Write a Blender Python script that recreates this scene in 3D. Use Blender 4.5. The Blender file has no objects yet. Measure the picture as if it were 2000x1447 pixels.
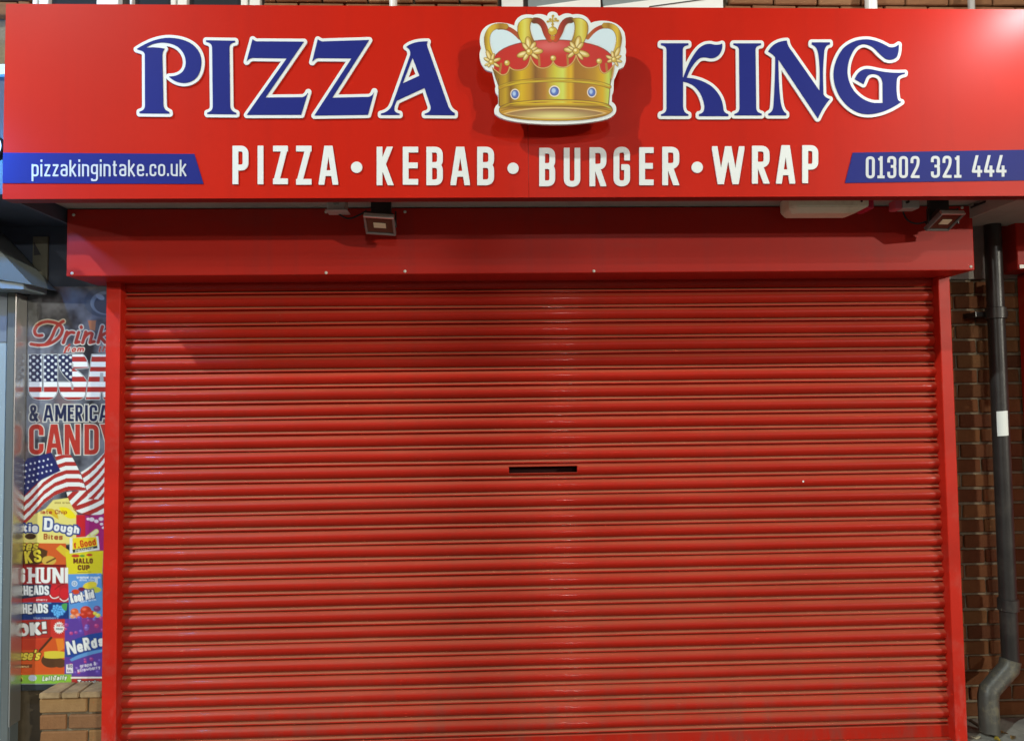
import bpy, bmesh, math, random
import numpy as np
from mathutils import Vector, Matrix
from mathutils.geometry import tessellate_polygon

random.seed(7)
rng = np.random.default_rng(7)
S = bpy.context.scene
COL = S.collection

# ------------------------------------------------------------------ camera
F_PX = 1430.0                       # focal length in photograph pixels (photo 2000 x 1447)
YAW, PITCH, ROLL = 0.0338, 0.0441, -0.0126
CAM = np.array([0.0, -3.5407, 1.64])
_cy, _sy, _cp, _sp = math.cos(YAW), math.sin(YAW), math.cos(PITCH), math.sin(PITCH)
_f = np.array([_sy * _cp, _cy * _cp, _sp])
_r0 = np.array([_cy, -_sy, 0.0])
_u0 = np.cross(_r0, _f)
_cr, _sr = math.cos(ROLL), math.sin(ROLL)
_r = _cr * _r0 + _sr * _u0
_u = -_sr * _r0 + _cr * _u0
cam_d = bpy.data.cameras.new('camera')
cam = bpy.data.objects.new('camera', cam_d)
COL.objects.link(cam)
cam_d.sensor_width = 36.0
cam_d.lens = F_PX / 2000 * 36.0
cam_d.clip_end = 1000
cam_d.clip_start = 0.05
M = Matrix(((_r[0], _u[0], -_f[0], CAM[0]), (_r[1], _u[1], -_f[1], CAM[1]), (_r[2], _u[2], -_f[2], CAM[2]), (0, 0, 0, 1)))
cam.matrix_world = M
S.camera = cam


def at(px, py, Y):
    """measured photograph position -> point of the world on the vertical plane at depth Y"""
    d = _f * F_PX + _r * (px - 1000.0) - _u * (py - 723.5)
    t = (Y - CAM[1]) / d[1]
    p = CAM + d * t
    return (float(p[0]), float(Y), float(p[2]))


def at_n(px, py, Y):
    px = np.asarray(px, float); py = np.asarray(py, float)
    d = _f[None, :] * F_PX + (px - 1000.0)[:, None] * _r[None, :] - (py - 723.5)[:, None] * _u[None, :]
    t = (Y - CAM[1]) / d[:, 1]
    P = CAM[None, :] + d * t[:, None]
    P[:, 1] = Y
    return P


# ------------------------------------------------------------------ night sky
W = bpy.data.worlds.new('World')
S.world = W
W.use_nodes = True
nt = W.node_tree
bg = nt.nodes['Background']
sky = nt.nodes.new('ShaderNodeTexSky')
sky.sky_type = 'NISHITA'
sky.sun_disc = False
sky.sun_elevation = math.radians(-0.5)
sky.sun_rotation = math.radians(200)
nt.links.new(sky.outputs[0], bg.inputs[0])
bg.inputs[1].default_value = 0.10
S.view_settings.view_transform = 'Standard'
S.view_settings.look = 'None'
S.view_settings.exposure = 0.0
S.view_settings.gamma = 1.0
S.view_settings.use_curve_mapping = False
S.render.engine = 'CYCLES'
S.cycles.use_denoising = True
S.cycles.max_bounces = 6

# street lamps that light the front: position of the lantern, power, colour, rough direction of the arm
LAMPS = [
    ('tall street lamp on the near pavement to the left', (-9.6, -9.4, 11.7), 7000, (.88, 1.0, 0.98), .09),
    ('street lamp across the road facing the shutter', (1.55, -12.6, 7.5), 400, (1.0, 0.97, 0.90), .07),
    ('street lamp across the road far to the right', (11.2, -12.6, 8.4), 1800, (.98, 0.97, 0.90), .09),
    ('street lamp across the road to the left', (-7.1, -12.8, 7.0), 280, (1.0, 0.86, 0.64), .07),
    ('distant street lamp added as fill light from the left', (-24, -26, 7.6), 3400, (.98, 0.96, 0.90), .3),  # unseen fill lamp, added to lift the shade under the sign
    ('distant street lamp down the road to the right', (24, -29, 8.0), 22500, (1.0, 0.95, 0.80), .3),
    ('distant street lamp added as fill light from opposite', (4.7, -40, 8.2), 6600, (.98, 0.96, 0.90), .3),  # another added fill lamp, low enough to reach beneath the sign
]
BLUE_LAMP_W, BLUE_LOW_W, WHITE_LAMP_W = .06, 55.0, 58.0

# depths of the front, metres (shutter curtain = 0, towards the street is negative)
Y_SIGN, Y_HOOD, Y_GUIDE, Y_WALL = -0.63, -0.23, -0.062, 0.20
Y_POST, Y_UP = 0.13, 0.0


# ------------------------------------------------------------------ helpers
def lin(c):
    c = np.asarray(c, float) / 255.0
    return np.where(c <= 0.04045, c / 12.92, ((c + 0.055) / 1.055) ** 2.4)


_mats = {}


def mat(name, base, rough=0.5, spec=0.5, metal=0.0, var=0.0, vscale=6.0, bump=0.0, bscale=60.0, rvar=0.0,
        coat=0.0, stretch=None, dirt=None, dirt_amt=0.0, dirt_scale=4.0, rand=None, emit=None, estr=0.0,
        up_tint=None, up_amt=0.0, world=False, objvar=0.0, streak=None, streak_amt=0.0, splash=None, chips=None):
    if name in _mats:
        return _mats[name]
    m = bpy.data.materials.new(name)
    m.use_nodes = True
    t = m.node_tree
    b = t.nodes['Principled BSDF']
    b.inputs['Base Color'].default_value = (*base, 1)
    b.inputs['Roughness'].default_value = rough
    b.inputs['Metallic'].default_value = metal
    b.inputs['Specular IOR Level'].default_value = spec
    b.inputs['Coat Weight'].default_value = coat
    b.inputs['Coat Roughness'].default_value = 0.07
    tc = t.nodes.new('ShaderNodeTexCoord')
    vec = tc.outputs['Object']
    if world:
        vec = t.nodes.new('ShaderNodeNewGeometry').outputs['Position']
    wvec = vec
    if stretch:
        mp = t.nodes.new('ShaderNodeMapping')
        mp.inputs['Scale'].default_value = stretch
        t.links.new(vec, mp.inputs['Vector'])
        vec = mp.outputs[0]

    def noise(scale, detail=4.0, rough_=0.6):
        n = t.nodes.new('ShaderNodeTexNoise')
        n.inputs['Scale'].default_value = scale
        n.inputs['Detail'].default_value = detail
        n.inputs['Roughness'].default_value = rough_
        t.links.new(vec, n.inputs['Vector'])
        return n.outputs['Fac']

    def mul(a, k, off=0.0, clamp=True):
        n = t.nodes.new('ShaderNodeMath'); n.operation = 'MULTIPLY_ADD'
        n.use_clamp = clamp
        t.links.new(a, n.inputs[0]); n.inputs[1].default_value = k; n.inputs[2].default_value = off
        return n.outputs[0]

    def mix(fac, A, B):
        n = t.nodes.new('ShaderNodeMix'); n.data_type = 'RGBA'
        if isinstance(fac, float): n.inputs[0].default_value = fac
        else: t.links.new(fac, n.inputs[0])
        for i, v in ((6, A), (7, B)):
            if isinstance(v, tuple): n.inputs[i].default_value = (*v[:3], 1)
            else: t.links.new(v, n.inputs[i])
        return n.outputs[2]

    colour = tuple(base)
    if rand:
        oi = t.nodes.new('ShaderNodeObjectInfo')
        cr = t.nodes.new('ShaderNodeValToRGB')
        els = cr.color_ramp.elements
        while len(els) < len(rand): els.new(0.5)
        for i, c in enumerate(rand):
            els[i].position = i / (len(rand) - 1); els[i].color = (*c, 1)
        t.links.new(oi.outputs['Random'], cr.inputs[0])
        colour = cr.outputs[0]
    if var > 0:
        v = mul(noise(vscale), 2.0 * var, 0.0)
        dark = mix(1.0, tuple(x * (1 - var) for x in base), tuple(x * (1 - var) for x in base)) if not rand else None
        if rand:
            hs = t.nodes.new('ShaderNodeMix'); hs.data_type = 'RGBA'; hs.blend_type = 'MULTIPLY'
            t.links.new(v, hs.inputs[0]); t.links.new(colour, hs.inputs[6]); hs.inputs[7].default_value = (.45, .4, .38, 1)
            colour = hs.outputs[2]
        else:
            lo = tuple(x * (1 - var) for x in base); hi = tuple(min(1, x * (1 + var)) for x in base)
            f = mul(noise(vscale), 2.2, -0.6)
            colour = mix(f, lo, hi)
    if dirt:
        f = mul(noise(dirt_scale, 8.0, 0.7), 5.0 , -2.6)
        f2 = mul(f, dirt_amt)
        colour = mix(f2, colour, dirt)
    if streak:
        mp2 = t.nodes.new('ShaderNodeMapping'); mp2.inputs['Scale'].default_value = (16, 1, .7)
        t.links.new(wvec, mp2.inputs['Vector'])
        ns = t.nodes.new('ShaderNodeTexNoise'); ns.inputs['Scale'].default_value = 1.0; ns.inputs['Detail'].default_value = 5
        t.links.new(mp2.outputs[0], ns.inputs['Vector'])
        colour = mix(mul(mul(ns.outputs['Fac'], 4.0, -2.0), streak_amt), colour, streak)
    if chips:
        nc = t.nodes.new('ShaderNodeTexNoise'); nc.inputs['Scale'].default_value = 26.0; nc.inputs['Detail'].default_value = 9; nc.inputs['Roughness'].default_value = .75
        t.links.new(wvec, nc.inputs['Vector'])
        colour = mix(mul(mul(nc.outputs['Fac'], 14.0, -9.6), .55), colour, chips)
    if splash:
        sz = t.nodes.new('ShaderNodeSeparateXYZ'); t.links.new(wvec, sz.inputs[0])
        low = mul(sz.outputs[2], -2.0, .95)
        nz_ = t.nodes.new('ShaderNodeTexNoise'); nz_.inputs['Scale'].default_value = 7.0; nz_.inputs['Detail'].default_value = 9; nz_.inputs['Roughness'].default_value = .7
        mp3 = t.nodes.new('ShaderNodeMapping'); mp3.inputs['Scale'].default_value = (1.6, 1, .5)
        t.links.new(wvec, mp3.inputs['Vector']); t.links.new(mp3.outputs[0], nz_.inputs['Vector'])
        ml = t.nodes.new('ShaderNodeMath'); ml.operation = 'MULTIPLY'
        t.links.new(low, ml.inputs[0]); t.links.new(mul(nz_.outputs['Fac'], 5.0, -2.3), ml.inputs[1])
        colour = mix(mul(ml.outputs[0], .75), colour, splash)
    if objvar > 0:
        oi2 = t.nodes.new('ShaderNodeObjectInfo')
        colour = mix(mul(oi2.outputs['Random'], objvar), colour, tuple(x * .55 for x in base))
    if up_tint:  # tints faces more the further they turn upward
        g = t.nodes.new('ShaderNodeNewGeometry')
        sx = t.nodes.new('ShaderNodeSeparateXYZ')
        t.links.new(g.outputs['Normal'], sx.inputs[0])
        up = mul(sx.outputs[2], 2.3, -0.75)
        up2 = t.nodes.new('ShaderNodeMath'); up2.operation = 'MULTIPLY'
        t.links.new(up, up2.inputs[0]); t.links.new(mul(noise(9.0), 1.2, .3), up2.inputs[1])
        colour = mix(mul(up2.outputs[0], up_amt), colour, up_tint)
    if not isinstance(colour, tuple):
        t.links.new(colour, b.inputs['Base Color'])
    if rvar > 0:
        t.links.new(mul(noise(vscale * 1.7), 2 * rvar, rough - rvar), b.inputs['Roughness'])
    if bump > 0:
        bn = t.nodes.new('ShaderNodeBump')
        bn.inputs['Strength'].default_value = bump
        bn.inputs['Distance'].default_value = 0.004
        t.links.new(noise(bscale, 6.0), bn.inputs['Height'])
        t.links.new(bn.outputs[0], b.inputs['Normal'])
    if emit:
        b.inputs['Emission Color'].default_value = (*emit, 1)
        b.inputs['Emission Strength'].default_value = estr
    _mats[name] = m
    return m


def print_mat(name, rough=0.4, spec=0.4):
    """flat print: ink colours held per point of a fine mesh"""
    if name in _mats: return _mats[name]
    m = bpy.data.materials.new(name); m.use_nodes = True
    t = m.node_tree; b = t.nodes['Principled BSDF']
    a = t.nodes.new('ShaderNodeVertexColor'); a.layer_name = 'ink'
    t.links.new(a.outputs[0], b.inputs['Base Color'])
    b.inputs['Roughness'].default_value = rough
    b.inputs['Specular IOR Level'].default_value = spec
    _mats[name] = m
    return m


def link(name, me, m, parent=None, loc=None, rot=None):
    o = bpy.data.objects.new(name, me)
    if m is not None and not me.materials: me.materials.append(m)
    COL.objects.link(o)
    if loc is not None: o.location = loc
    if rot is not None: o.rotation_euler = rot
    if parent is not None: o.parent = parent
    return o


def thing(name, label, cat, loc=(0, 0, 0), group=None):
    o = bpy.data.objects.new(name, None)
    o.empty_display_size = 0.1
    COL.objects.link(o); o.location = loc
    o['label'] = label; o['category'] = cat
    if group: o['group'] = group
    return o


def tag(o, label, cat, group=None):
    o['label'] = label; o['category'] = cat
    if group: o['group'] = group
    return o


def struct(o):
    o['kind'] = 'structure'
    return o


def bm_mesh(bm, name, smooth=False):
    me = bpy.data.meshes.new(name)
    bmesh.ops.recalc_face_normals(bm, faces=bm.faces)
    bm.to_mesh(me); bm.free()
    if smooth:
        for p in me.polygons: p.use_smooth = True
    return me


def bm_box(bm, x0, x1, y0, y1, z0, z1, bevel=0.0, seg=1):
    vs = [bm.verts.new(p) for p in ((x0, y0, z0), (x1, y0, z0), (x1, y1, z0), (x0, y1, z0),
                                    (x0, y0, z1), (x1, y0, z1), (x1, y1, z1), (x0, y1, z1))]
    fs = [bm.faces.new([vs[i] for i in f]) for f in ((0, 1, 5, 4), (1, 2, 6, 5), (2, 3, 7, 6), (3, 0, 4, 7), (4, 5, 6, 7), (3, 2, 1, 0))]
    if bevel > 0:
        es = list({e for f in fs for e in f.edges})
        bmesh.ops.bevel(bm, geom=es, offset=bevel, segments=seg, affect='EDGES', profile=0.5)
    return vs


def box(name, x0, x1, y0, y1, z0, z1, m, parent=None, bevel=0.0, seg=1):
    bm = bmesh.new()
    bm_box(bm, min(x0, x1), max(x0, x1), min(y0, y1), max(y0, y1), min(z0, z1), max(z0, z1), bevel, seg)
    return link(name, bm_mesh(bm, name), m, parent)


def local(o_parent, o):
    """keep a part where it was built in world space although its thing has a location"""
    o.matrix_parent_inverse = Matrix.Translation(o_parent.location).inverted()
    return o


def prism_y(name, pts_xz, y0, y1, m, parent=None):
    """extruded outline: polygon in x,z given thickness from y0 (front) to y1"""
    me = loops_mesh([[(p[0], p[1]) for p in pts_xz]], lambda a: np.array([(x, 0, z) for x, z in a]), y0, y1, name)
    return link(name, me, m, parent)


def loops_mesh(loops, mapper, yf, yb, name):
    """loops: closed 2D loops (first outer, holes too); mapper -> world xyz; yf front depth, yb back depth"""
    V, Fc = [], []
    polys = []
    for lp in loops:
        P = mapper(lp)
        polys.append([Vector((p[0], p[2], 0)) for p in P])
    flat = [p for lp in polys for p in lp]
    n = len(flat)
    tris = tessellate_polygon(polys)
    for p in flat: V.append((p.x, yf, p.y))
    for t_ in tris:
        a, b, c = (flat[i] for i in t_)
        # orient towards -y
        cr = (b.x - a.x) * (c.y - a.y) - (b.y - a.y) * (c.x - a.x)
        Fc.append(tuple(t_) if cr > 0 else tuple(reversed(t_)))
    if abs(yb - yf) > 1e-6:
        for p in flat: V.append((p.x, yb, p.y))
        k = 0
        for lp in polys:
            m_ = len(lp)
            for i in range(m_):
                a, b = k + i, k + (i + 1) % m_
                Fc.append((a, b, b + n, a + n))
            k += m_
    me = bpy.data.meshes.new(name)
    me.from_pydata(V, [], Fc)
    bm = bmesh.new(); bm.from_mesh(me)
    bmesh.ops.recalc_face_normals(bm, faces=bm.faces)
    # the open back makes recalc ambiguous: force the front to face the street
    bm.faces.ensure_lookup_table()
    s = sum(f.normal.y * f.calc_area() for f in bm.faces if abs(f.normal.y) > .9)
    if s > 0: bmesh.ops.reverse_faces(bm, faces=bm.faces)
    bm.to_mesh(me); bm.free()
    return me


def tube(name, pts, r, m, parent=None, sides=10, closed_ends=True, radii=None):
    pts = [Vector(p) for p in pts]
    V, Fc = [], []
    up = Vector((0.13, 0.2, 1)).normalized()
    for i, p in enumerate(pts):
        if i == 0: d = pts[1] - p
        elif i == len(pts) - 1: d = p - pts[i - 1]
        else: d = (pts[i + 1] - p).normalized() + (p - pts[i - 1]).normalized()
        d.normalize()
        if i == 0:
            a = d.cross(up)
            if a.length < 0.2: a = d.cross(Vector((1, 0, 0)))
        else:
            a = prev - d * prev.dot(d)          # carry the frame along the path so that bends do not pinch
        a.normalize(); b = d.cross(a); prev = a
        rr = radii[i] if radii else r
        # keep the section's width on mitred bends
        for k in range(sides):
            t_ = 2 * math.pi * k / sides
            V.append(tuple(p + (a * math.cos(t_) + b * math.sin(t_)) * rr))
    for i in range(len(pts) - 1):
        for k in range(sides):
            Fc.append((i * sides + k, i * sides + (k + 1) % sides, (i + 1) * sides + (k + 1) % sides, (i + 1) * sides + k))
    if closed_ends:
        Fc.append(tuple(range(sides)))
        Fc.append(tuple((len(pts) - 1) * sides + k for k in range(sides)))
    me = bpy.data.meshes.new(name); me.from_pydata(V, [], Fc)
    bm = bmesh.new(); bm.from_mesh(me); me2 = bm_mesh(bm, name, True)
    bpy.data.meshes.remove(me)
    try: me2.set_sharp_from_angle(angle=math.radians(40))
    except Exception: pass
    return link(name, me2, m, parent)


def lathe(name, prof, m, parent=None, seg=20, axis='Y', loc=(0, 0, 0)):
    V, Fc = [], []
    n = len(prof)
    for k in range(seg):
        t_ = 2 * math.pi * k / seg
        for r, h in prof:
            c, s = r * math.cos(t_), r * math.sin(t_)
            V.append((c, h, s) if axis == 'Y' else (c, s, h))
    for k in range(seg):
        for i in range(n - 1):
            a, b = k * n + i, ((k + 1) % seg) * n + i
            Fc.append((a, b, b + 1, a + 1))
    me = bpy.data.meshes.new(name); me.from_pydata(V, [], Fc)
    bm = bmesh.new(); bm.from_mesh(me)
    bmesh.ops.remove_doubles(bm, verts=bm.verts, dist=1e-5)
    me2 = bm_mesh(bm, name, True); bpy.data.meshes.remove(me)
    try: me2.set_sharp_from_angle(angle=math.radians(40))
    except Exception: pass
    return link(name, me2, m, parent, loc=loc)


# ------------------------------------------------------------------ outlines: distance fields, contours, stroke font
def path(s, ox=0.0, oy=0.0, k=1.0, n=8):
    """'M x,y L x,y Q cx,cy x,y' -> list of points; k scales crop pixels to photo pixels"""
    tk = s.replace(',', ' ').split()
    i, cmd, pts, cur = 0, 'L', [], None
    while i < len(tk):
        if tk[i] in 'MLQ':
            cmd = tk[i]; i += 1
        if cmd in 'ML':
            cur = (float(tk[i]), float(tk[i + 1])); i += 2; pts.append(cur); cmd = 'L'
        else:
            c = (float(tk[i]), float(tk[i + 1])); e = (float(tk[i + 2]), float(tk[i + 3])); i += 4
            for j in range(1, n + 1):
                t = j / n
                pts.append(((1 - t) ** 2 * cur[0] + 2 * t * (1 - t) * c[0] + t * t * e[0],
                            (1 - t) ** 2 * cur[1] + 2 * t * (1 - t) * c[1] + t * t * e[1]))
            cur = e
    return [(ox + x / k, oy + y / k) for x, y in pts]


def sd_polys(loops, X, Y):
    d = np.full(X.shape, 1e9); ins = np.zeros(X.shape, bool)
    for lp in loops:
        n = len(lp)
        for i in range(n):
            ax, ay = lp[i]; bx, by = lp[(i + 1) % n]
            ex, ey = bx - ax, by - ay
            L = ex * ex + ey * ey
            if L < 1e-12: continue
            wx, wy = X - ax, Y - ay
            t = np.clip((wx * ex + wy * ey) / L, 0, 1)
            d = np.minimum(d, (wx - t * ex) ** 2 + (wy - t * ey) ** 2)
            if ay != by:
                c = ((ay <= Y) != (by <= Y)) & (X < ax + (Y - ay) * ex / ey)
                ins ^= c
    d = np.sqrt(d)
    return np.where(ins, -d, d)


def sd_stroke(pts, w, X, Y, butt=True, closed=False):
    best = np.full(X.shape, 1e9)
    P = list(pts) + ([pts[0]] if closed else [])
    n = len(P) - 1
    for i in range(n):
        ax, ay = P[i]; bx, by = P[i + 1]
        ex, ey = bx - ax, by - ay
        L = math.hypot(ex, ey)
        if L < 1e-9: continue
        wx, wy = X - ax, Y - ay
        s = (wx * ex + wy * ey) / L
        t = np.clip(s, 0, L)
        d = np.hypot(wx - t * ex / L, wy - t * ey / L) - w / 2
        if butt and not closed:
            if i == 0: d = np.maximum(d, -s)
            if i == n - 1: d = np.maximum(d, s - L)
        best = np.minimum(best, d)
    return best


def rnd(pts, r, closed=False, n=6):
    """round the corners of a polyline"""
    out = []
    N = len(pts)
    for i, p in enumerate(pts):
        if (not closed and i in (0, N - 1)) or (len(p) > 2 and p[2] == 0):
            out.append((p[0], p[1])); continue
        a, b = pts[i - 1], pts[(i + 1) % N]
        va = (a[0] - p[0], a[1] - p[1]); vb = (b[0] - p[0], b[1] - p[1])
        la, lb = math.hypot(*va), math.hypot(*vb)
        q = min(r, la * .5, lb * .5)
        s = (p[0] + va[0] / la * q, p[1] + va[1] / la * q); e = (p[0] + vb[0] / lb * q, p[1] + vb[1] / lb * q)
        for j in range(n + 1):
            t = j / n
            out.append(((1 - t) ** 2 * s[0] + 2 * t * (1 - t) * p[0] + t * t * e[0],
                        (1 - t) ** 2 * s[1] + 2 * t * (1 - t) * p[1] + t * t * e[1]))
    return out


ST = [(0, -.3), (0, 1.3)]
UPPER = {
    'A': (1.05, [[(-.06, -.2), (.47, 1.25)], [(1.06, -.2), (.53, 1.25)], [(.1, .26), (.9, .26)]]),
    'B': (1, [ST, [(0, 1), (1, 1), (1, .53), (0, .53)], [(0, .53), (1, .53), (1, 0), (0, 0)]]),
    'C': (1, [[(1, .66), (1, 1), (0, 1), (0, 0), (1, 0), (1, .34)]]),
    'D': (1, [ST, [(0, 1), (1, 1), (1, 0), (0, 0)]]),
    'E': (.88, [ST, [(0, 1), (1.5, 1)], [(0, .51), (1.25, .51)], [(0, 0), (1.5, 0)]]),
    'F': (.88, [ST, [(0, 1), (1.5, 1)], [(0, .5), (1.2, .5)]]),
    'G': (1, [[(1, .68), (1, 1), (0, 1), (0, 0), (1, 0), (1, .48, 0), (.45, .48)]]),
    'H': (1, [ST, [(1, -.3), (1, 1.3)], [(0, .5), (1, .5)]]),
    'I': (0, [[(.5, -.3), (.5, 1.3)]]),
    'J': (.8, [[(1, 1.3), (1, 0), (0, 0), (0, .3)]]),
    'K': (1, [ST, [(-.02, .3), (1.02, 1.25)], [(.22, .62), (1.08, -.25)]]),
    'L': (.85, [ST, [(0, 0), (1.5, 0)]]),
    'M': (1.35, [ST, [(1, -.3), (1, 1.3)], [(0, 1.15), (.5, .1)], [(.5, .1), (1, 1.15)]]),
    'N': (1.05, [ST, [(1, -.3), (1, 1.3)], [(0, 1.12), (1, -.12)]]),
    'O': (1, [[(0, 0), (0, 1), (1, 1), (1, 0), 'c']]),
    'P': (1, [ST, [(0, 1), (1, 1), (1, .42), (0, .42)]]),
    'R': (1, [ST, [(0, 1), (1, 1), (1, .5), (0, .5)], [(.38, .52), (1.14, -.22)]]),
    'S': (1, [[(1, .68), (1, 1), (0, 1), (0, .58), (1, .42), (1, 0), (0, 0), (0, .32)]]),
    'T': (1, [[(-.5, 1), (1.5, 1)], [(.5, -.3), (.5, 1)]]),
    'U': (1, [[(0, 1.3), (0, 0), (1, 0), (1, 1.3)]]),
    'V': (1.05, [[(-.06, 1.2), (.5, -.1)], [(1.06, 1.2), (.5, -.1)]]),
    'W': (1.8, [[(-.05, 1.25), (.24, -.2)], [(.20, -.2), (.53, 1.25)], [(.80, -.2), (.47, 1.25)], [(1.05, 1.25), (.76, -.2)]]),
    'Y': (1, [[(-.06, 1.2), (.5, .4)], [(1.06, 1.2), (.5, .4)], [(.5, .45), (.5, -.3)]]),
    'Z': (.92, [[(-.5, 1), (1.5, 1)], [(-.5, 0), (1.5, 0)], [(1.05, 1.1), (-.05, -.1)]]),
    '&': (1.05, [[(1.1, -.1), (.12, .72), (.12, 1), (.72, 1), (.72, .7), (0, .38), (0, 0), (.62, 0), (1.0, .5)]]),
    '0': (1, [[(0, 0), (0, 1), (1, 1), (1, 0), 'c']]),
    '1': (.8, [[(-.1, .9), (.55, .96)], [(.55, 1.3), (.55, 0)], [(-.5, 0), (1.5, 0)]]),
    '2': (1, [[(0, .7), (0, 1), (1, 1), (1, .62), (0, 0, 0), (1.5, 0)]]),
    '3': (1, [[(0, .74), (0, 1), (1, 1), (1, .54), (.35, .54)], [(.35, .54), (1, .54), (1, 0), (0, 0), (0, .26)]]),
    '4': (1, [[(.62, 1.25), (-.02, .22, 0), (1.5, .22)], [(.74, .52), (.74, -.3)]]),
    '6': (1, [[(1, .75), (1, 1), (0, 1), (0, 0), (1, 0), (1, .55), (0, .55)]]),
    '!': (0, [[(.5, .38), (.5, 1.3)], [(.5, -.1), (.5, .12)]]),
    "'": (0, [[(.5, .75), (.5, 1.2)]]),
    '-': (.6, [[(0, .42), (1, .42)]]),
    '.': (0, [[(.5, -.1), (.5, .12)]]),
}
LOWER = {
    'a': (1, [[(.05, .82), (.05, 1), (1, 1), (1, 0)], [(1, .56), (0, .56), (0, 0), (1, 0)]]),
    'b': (1, [[(0, 1.5), (0, 0)], [(0, 0), (0, 1), (1, 1), (1, 0), 'c']]),
    'c': (.95, [[(1, .68), (1, 1), (0, 1), (0, 0), (1, 0), (1, .32)]]),
    'd': (1, [[(1, 1.5), (1, -.1)], [(0, 0), (0, 1), (1, 1), (1, 0), 'c']]),
    'e': (1, [[(0, .5, 0), (1, .5, 0), (1, 1), (0, 1), (0, 0), (1, 0), (1, .2)]]),
    'f': (.6, [[(1, 1.45), (.4, 1.45), (.4, -.1)], [(-.2, 1), (1, 1)]]),
    'g': (1, [[(0, .2), (0, 1), (1, 1), (1, .2), 'c'], [(1, 1.08), (1, -.48), (0, -.48), (0, -.3)]]),
    'h': (1, [[(0, 1.5), (0, -.1)], [(0, .8), (0, 1), (1, 1), (1, -.1)]]),
    'i': (0, [[(.5, -.1), (.5, 1.1)], [(.5, 1.32), (.5, 1.55)]]),
    'k': (1, [[(0, 1.5), (0, -.1)], [(0, .35), (1, 1.1)], [(.25, .6), (1.05, -.1)]]),
    'l': (0, [[(.5, 1.5), (.5, -.1)]]),
    'm': (1.6, [[(0, 1.1), (0, -.1)], [(0, .8), (0, 1), (.5, 1), (.5, -.1)], [(.5, .8), (.5, 1), (1, 1), (1, -.1)]]),
    'n': (1, [[(0, 1.1), (0, -.1)], [(0, .8), (0, 1), (1, 1), (1, -.1)]]),
    'o': (1, [[(0, 0), (0, 1), (1, 1), (1, 0), 'c']]),
    'p': (1, [[(0, 1.1), (0, -.55)], [(0, 0), (0, 1), (1, 1), (1, 0), 'c']]),
    'r': (.7, [[(0, 1.1), (0, -.1)], [(0, .7), (0, 1), (1, 1)]]),
    's': (.95, [[(1, .78), (1, 1), (0, 1), (0, .55), (1, .45), (1, 0), (0, 0), (0, .22)]]),
    't': (.7, [[(.35, 1.4), (.35, 0), (1.1, 0)], [(-.2, 1), (1.1, 1)]]),
    'u': (1, [[(0, 1.1), (0, 0), (1, 0), (1, .2)], [(1, 1.1), (1, -.1)]]),
    'w': (1.5, [[(0, 1.1), (.25, 0), (.5, .9), (.75, 0), (1, 1.1)]]),
    'y': (1, [[(0, 1.1), (.5, 0)], [(1, 1.1), (.5, 0), (.15, -.5)]]),
    'x': (.95, [[(-.05, 1.05), (1.05, -.05)], [(1.05, 1.05), (-.05, -.05)]]),
    'v': (.95, [[(0, 1.05), (.5, 0), (1, 1.05)]]),
    'z': (.9, [[(-.1, 1), (1, 1, 0), (0, 0, 0), (1.15, 0)]]),
}
XH = 0.70


def glyph(ch, w, h, t, rfac=.5):
    """-> (advance width, list of (polyline, closed), clip box or None), local x right, y up, in the units of h"""
    if ch == ' ': return w * .55, [], None
    up = ch in UPPER
    rel, strokes = UPPER[ch] if up else LOWER[ch]
    H = h if up else h * XH
    gw = t if rel == 0 else max(t * 1.6, w * rel)
    out = []
    r = rfac * (gw - t) + 1e-6 if rel else 0
    for st in strokes:
        closed = st[-1] == 'c'
        pts = st[:-1] if closed else st
        q = []
        for p in pts:
            q.append((t / 2 + p[0] * (gw - t), t / 2 + p[1] * (H - t)) + tuple(p[2:]))
        out.append((rnd(q, r + t * .15, closed), closed))
    return gw, out, ((0, gw, 0, H) if up and ch not in '&' else None)


def glyph_sd(g, X, Y, t):
    gw, strokes, clip = g
    d = np.full(X.shape, 1e9)
    for pts, closed in strokes:
        d = np.minimum(d, sd_stroke(pts, t, X, Y, True, closed))
    if clip:
        d = np.maximum(d, np.maximum(np.maximum(clip[0] - X, X - clip[1]), np.maximum(clip[2] - Y, Y - clip[3])))
    return d


def contour(D, x0, y0, step):
    """marching squares at zero -> closed loops of (x, y)"""
    D = np.where(np.abs(D) < 1e-6, 1e-6, D)
    D = np.pad(D, 1, constant_values=9.0); x0 -= step; y0 -= step
    ins = D < 0
    h, w = D.shape
    c = ins[:-1, :-1].astype(int) + 2 * ins[:-1, 1:] + 4 * ins[1:, 1:] + 8 * ins[1:, :-1]
    nxt = {}

    def ept(e):
        k, i, j = e
        if k == 0:
            a, b = D[i, j], D[i, j + 1]; return (x0 + (j + a / (a - b)) * step, y0 + i * step)
        a, b = D[i, j], D[i + 1, j]; return (x0 + j * step, y0 + (i + a / (a - b)) * step)
    TAB = {1: [(3, 0)], 2: [(0, 1)], 3: [(3, 1)], 4: [(1, 2)], 5: [(3, 0), (1, 2)], 6: [(0, 2)], 7: [(3, 2)], 8: [(2, 3)],
           9: [(2, 0)], 10: [(0, 1), (2, 3)], 11: [(2, 1)], 12: [(1, 3)], 13: [(1, 0)], 14: [(0, 3)]}
    for i, j in zip(*np.nonzero((c > 0) & (c < 15))):
        E = ((0, i, j), (1, i, j + 1), (0, i + 1, j), (1, i, j))
        for a, b in TAB[c[i, j]]:
            nxt[E[a]] = E[b]
    loops = []
    while nxt:
        s = next(iter(nxt)); e = s; lp = []
        while e in nxt:
            lp.append(ept(e)); e = nxt.pop(e)
        lp = simplify(lp, step * .06)
        if len(lp) >= 3: loops.append(lp)
    return loops


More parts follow.
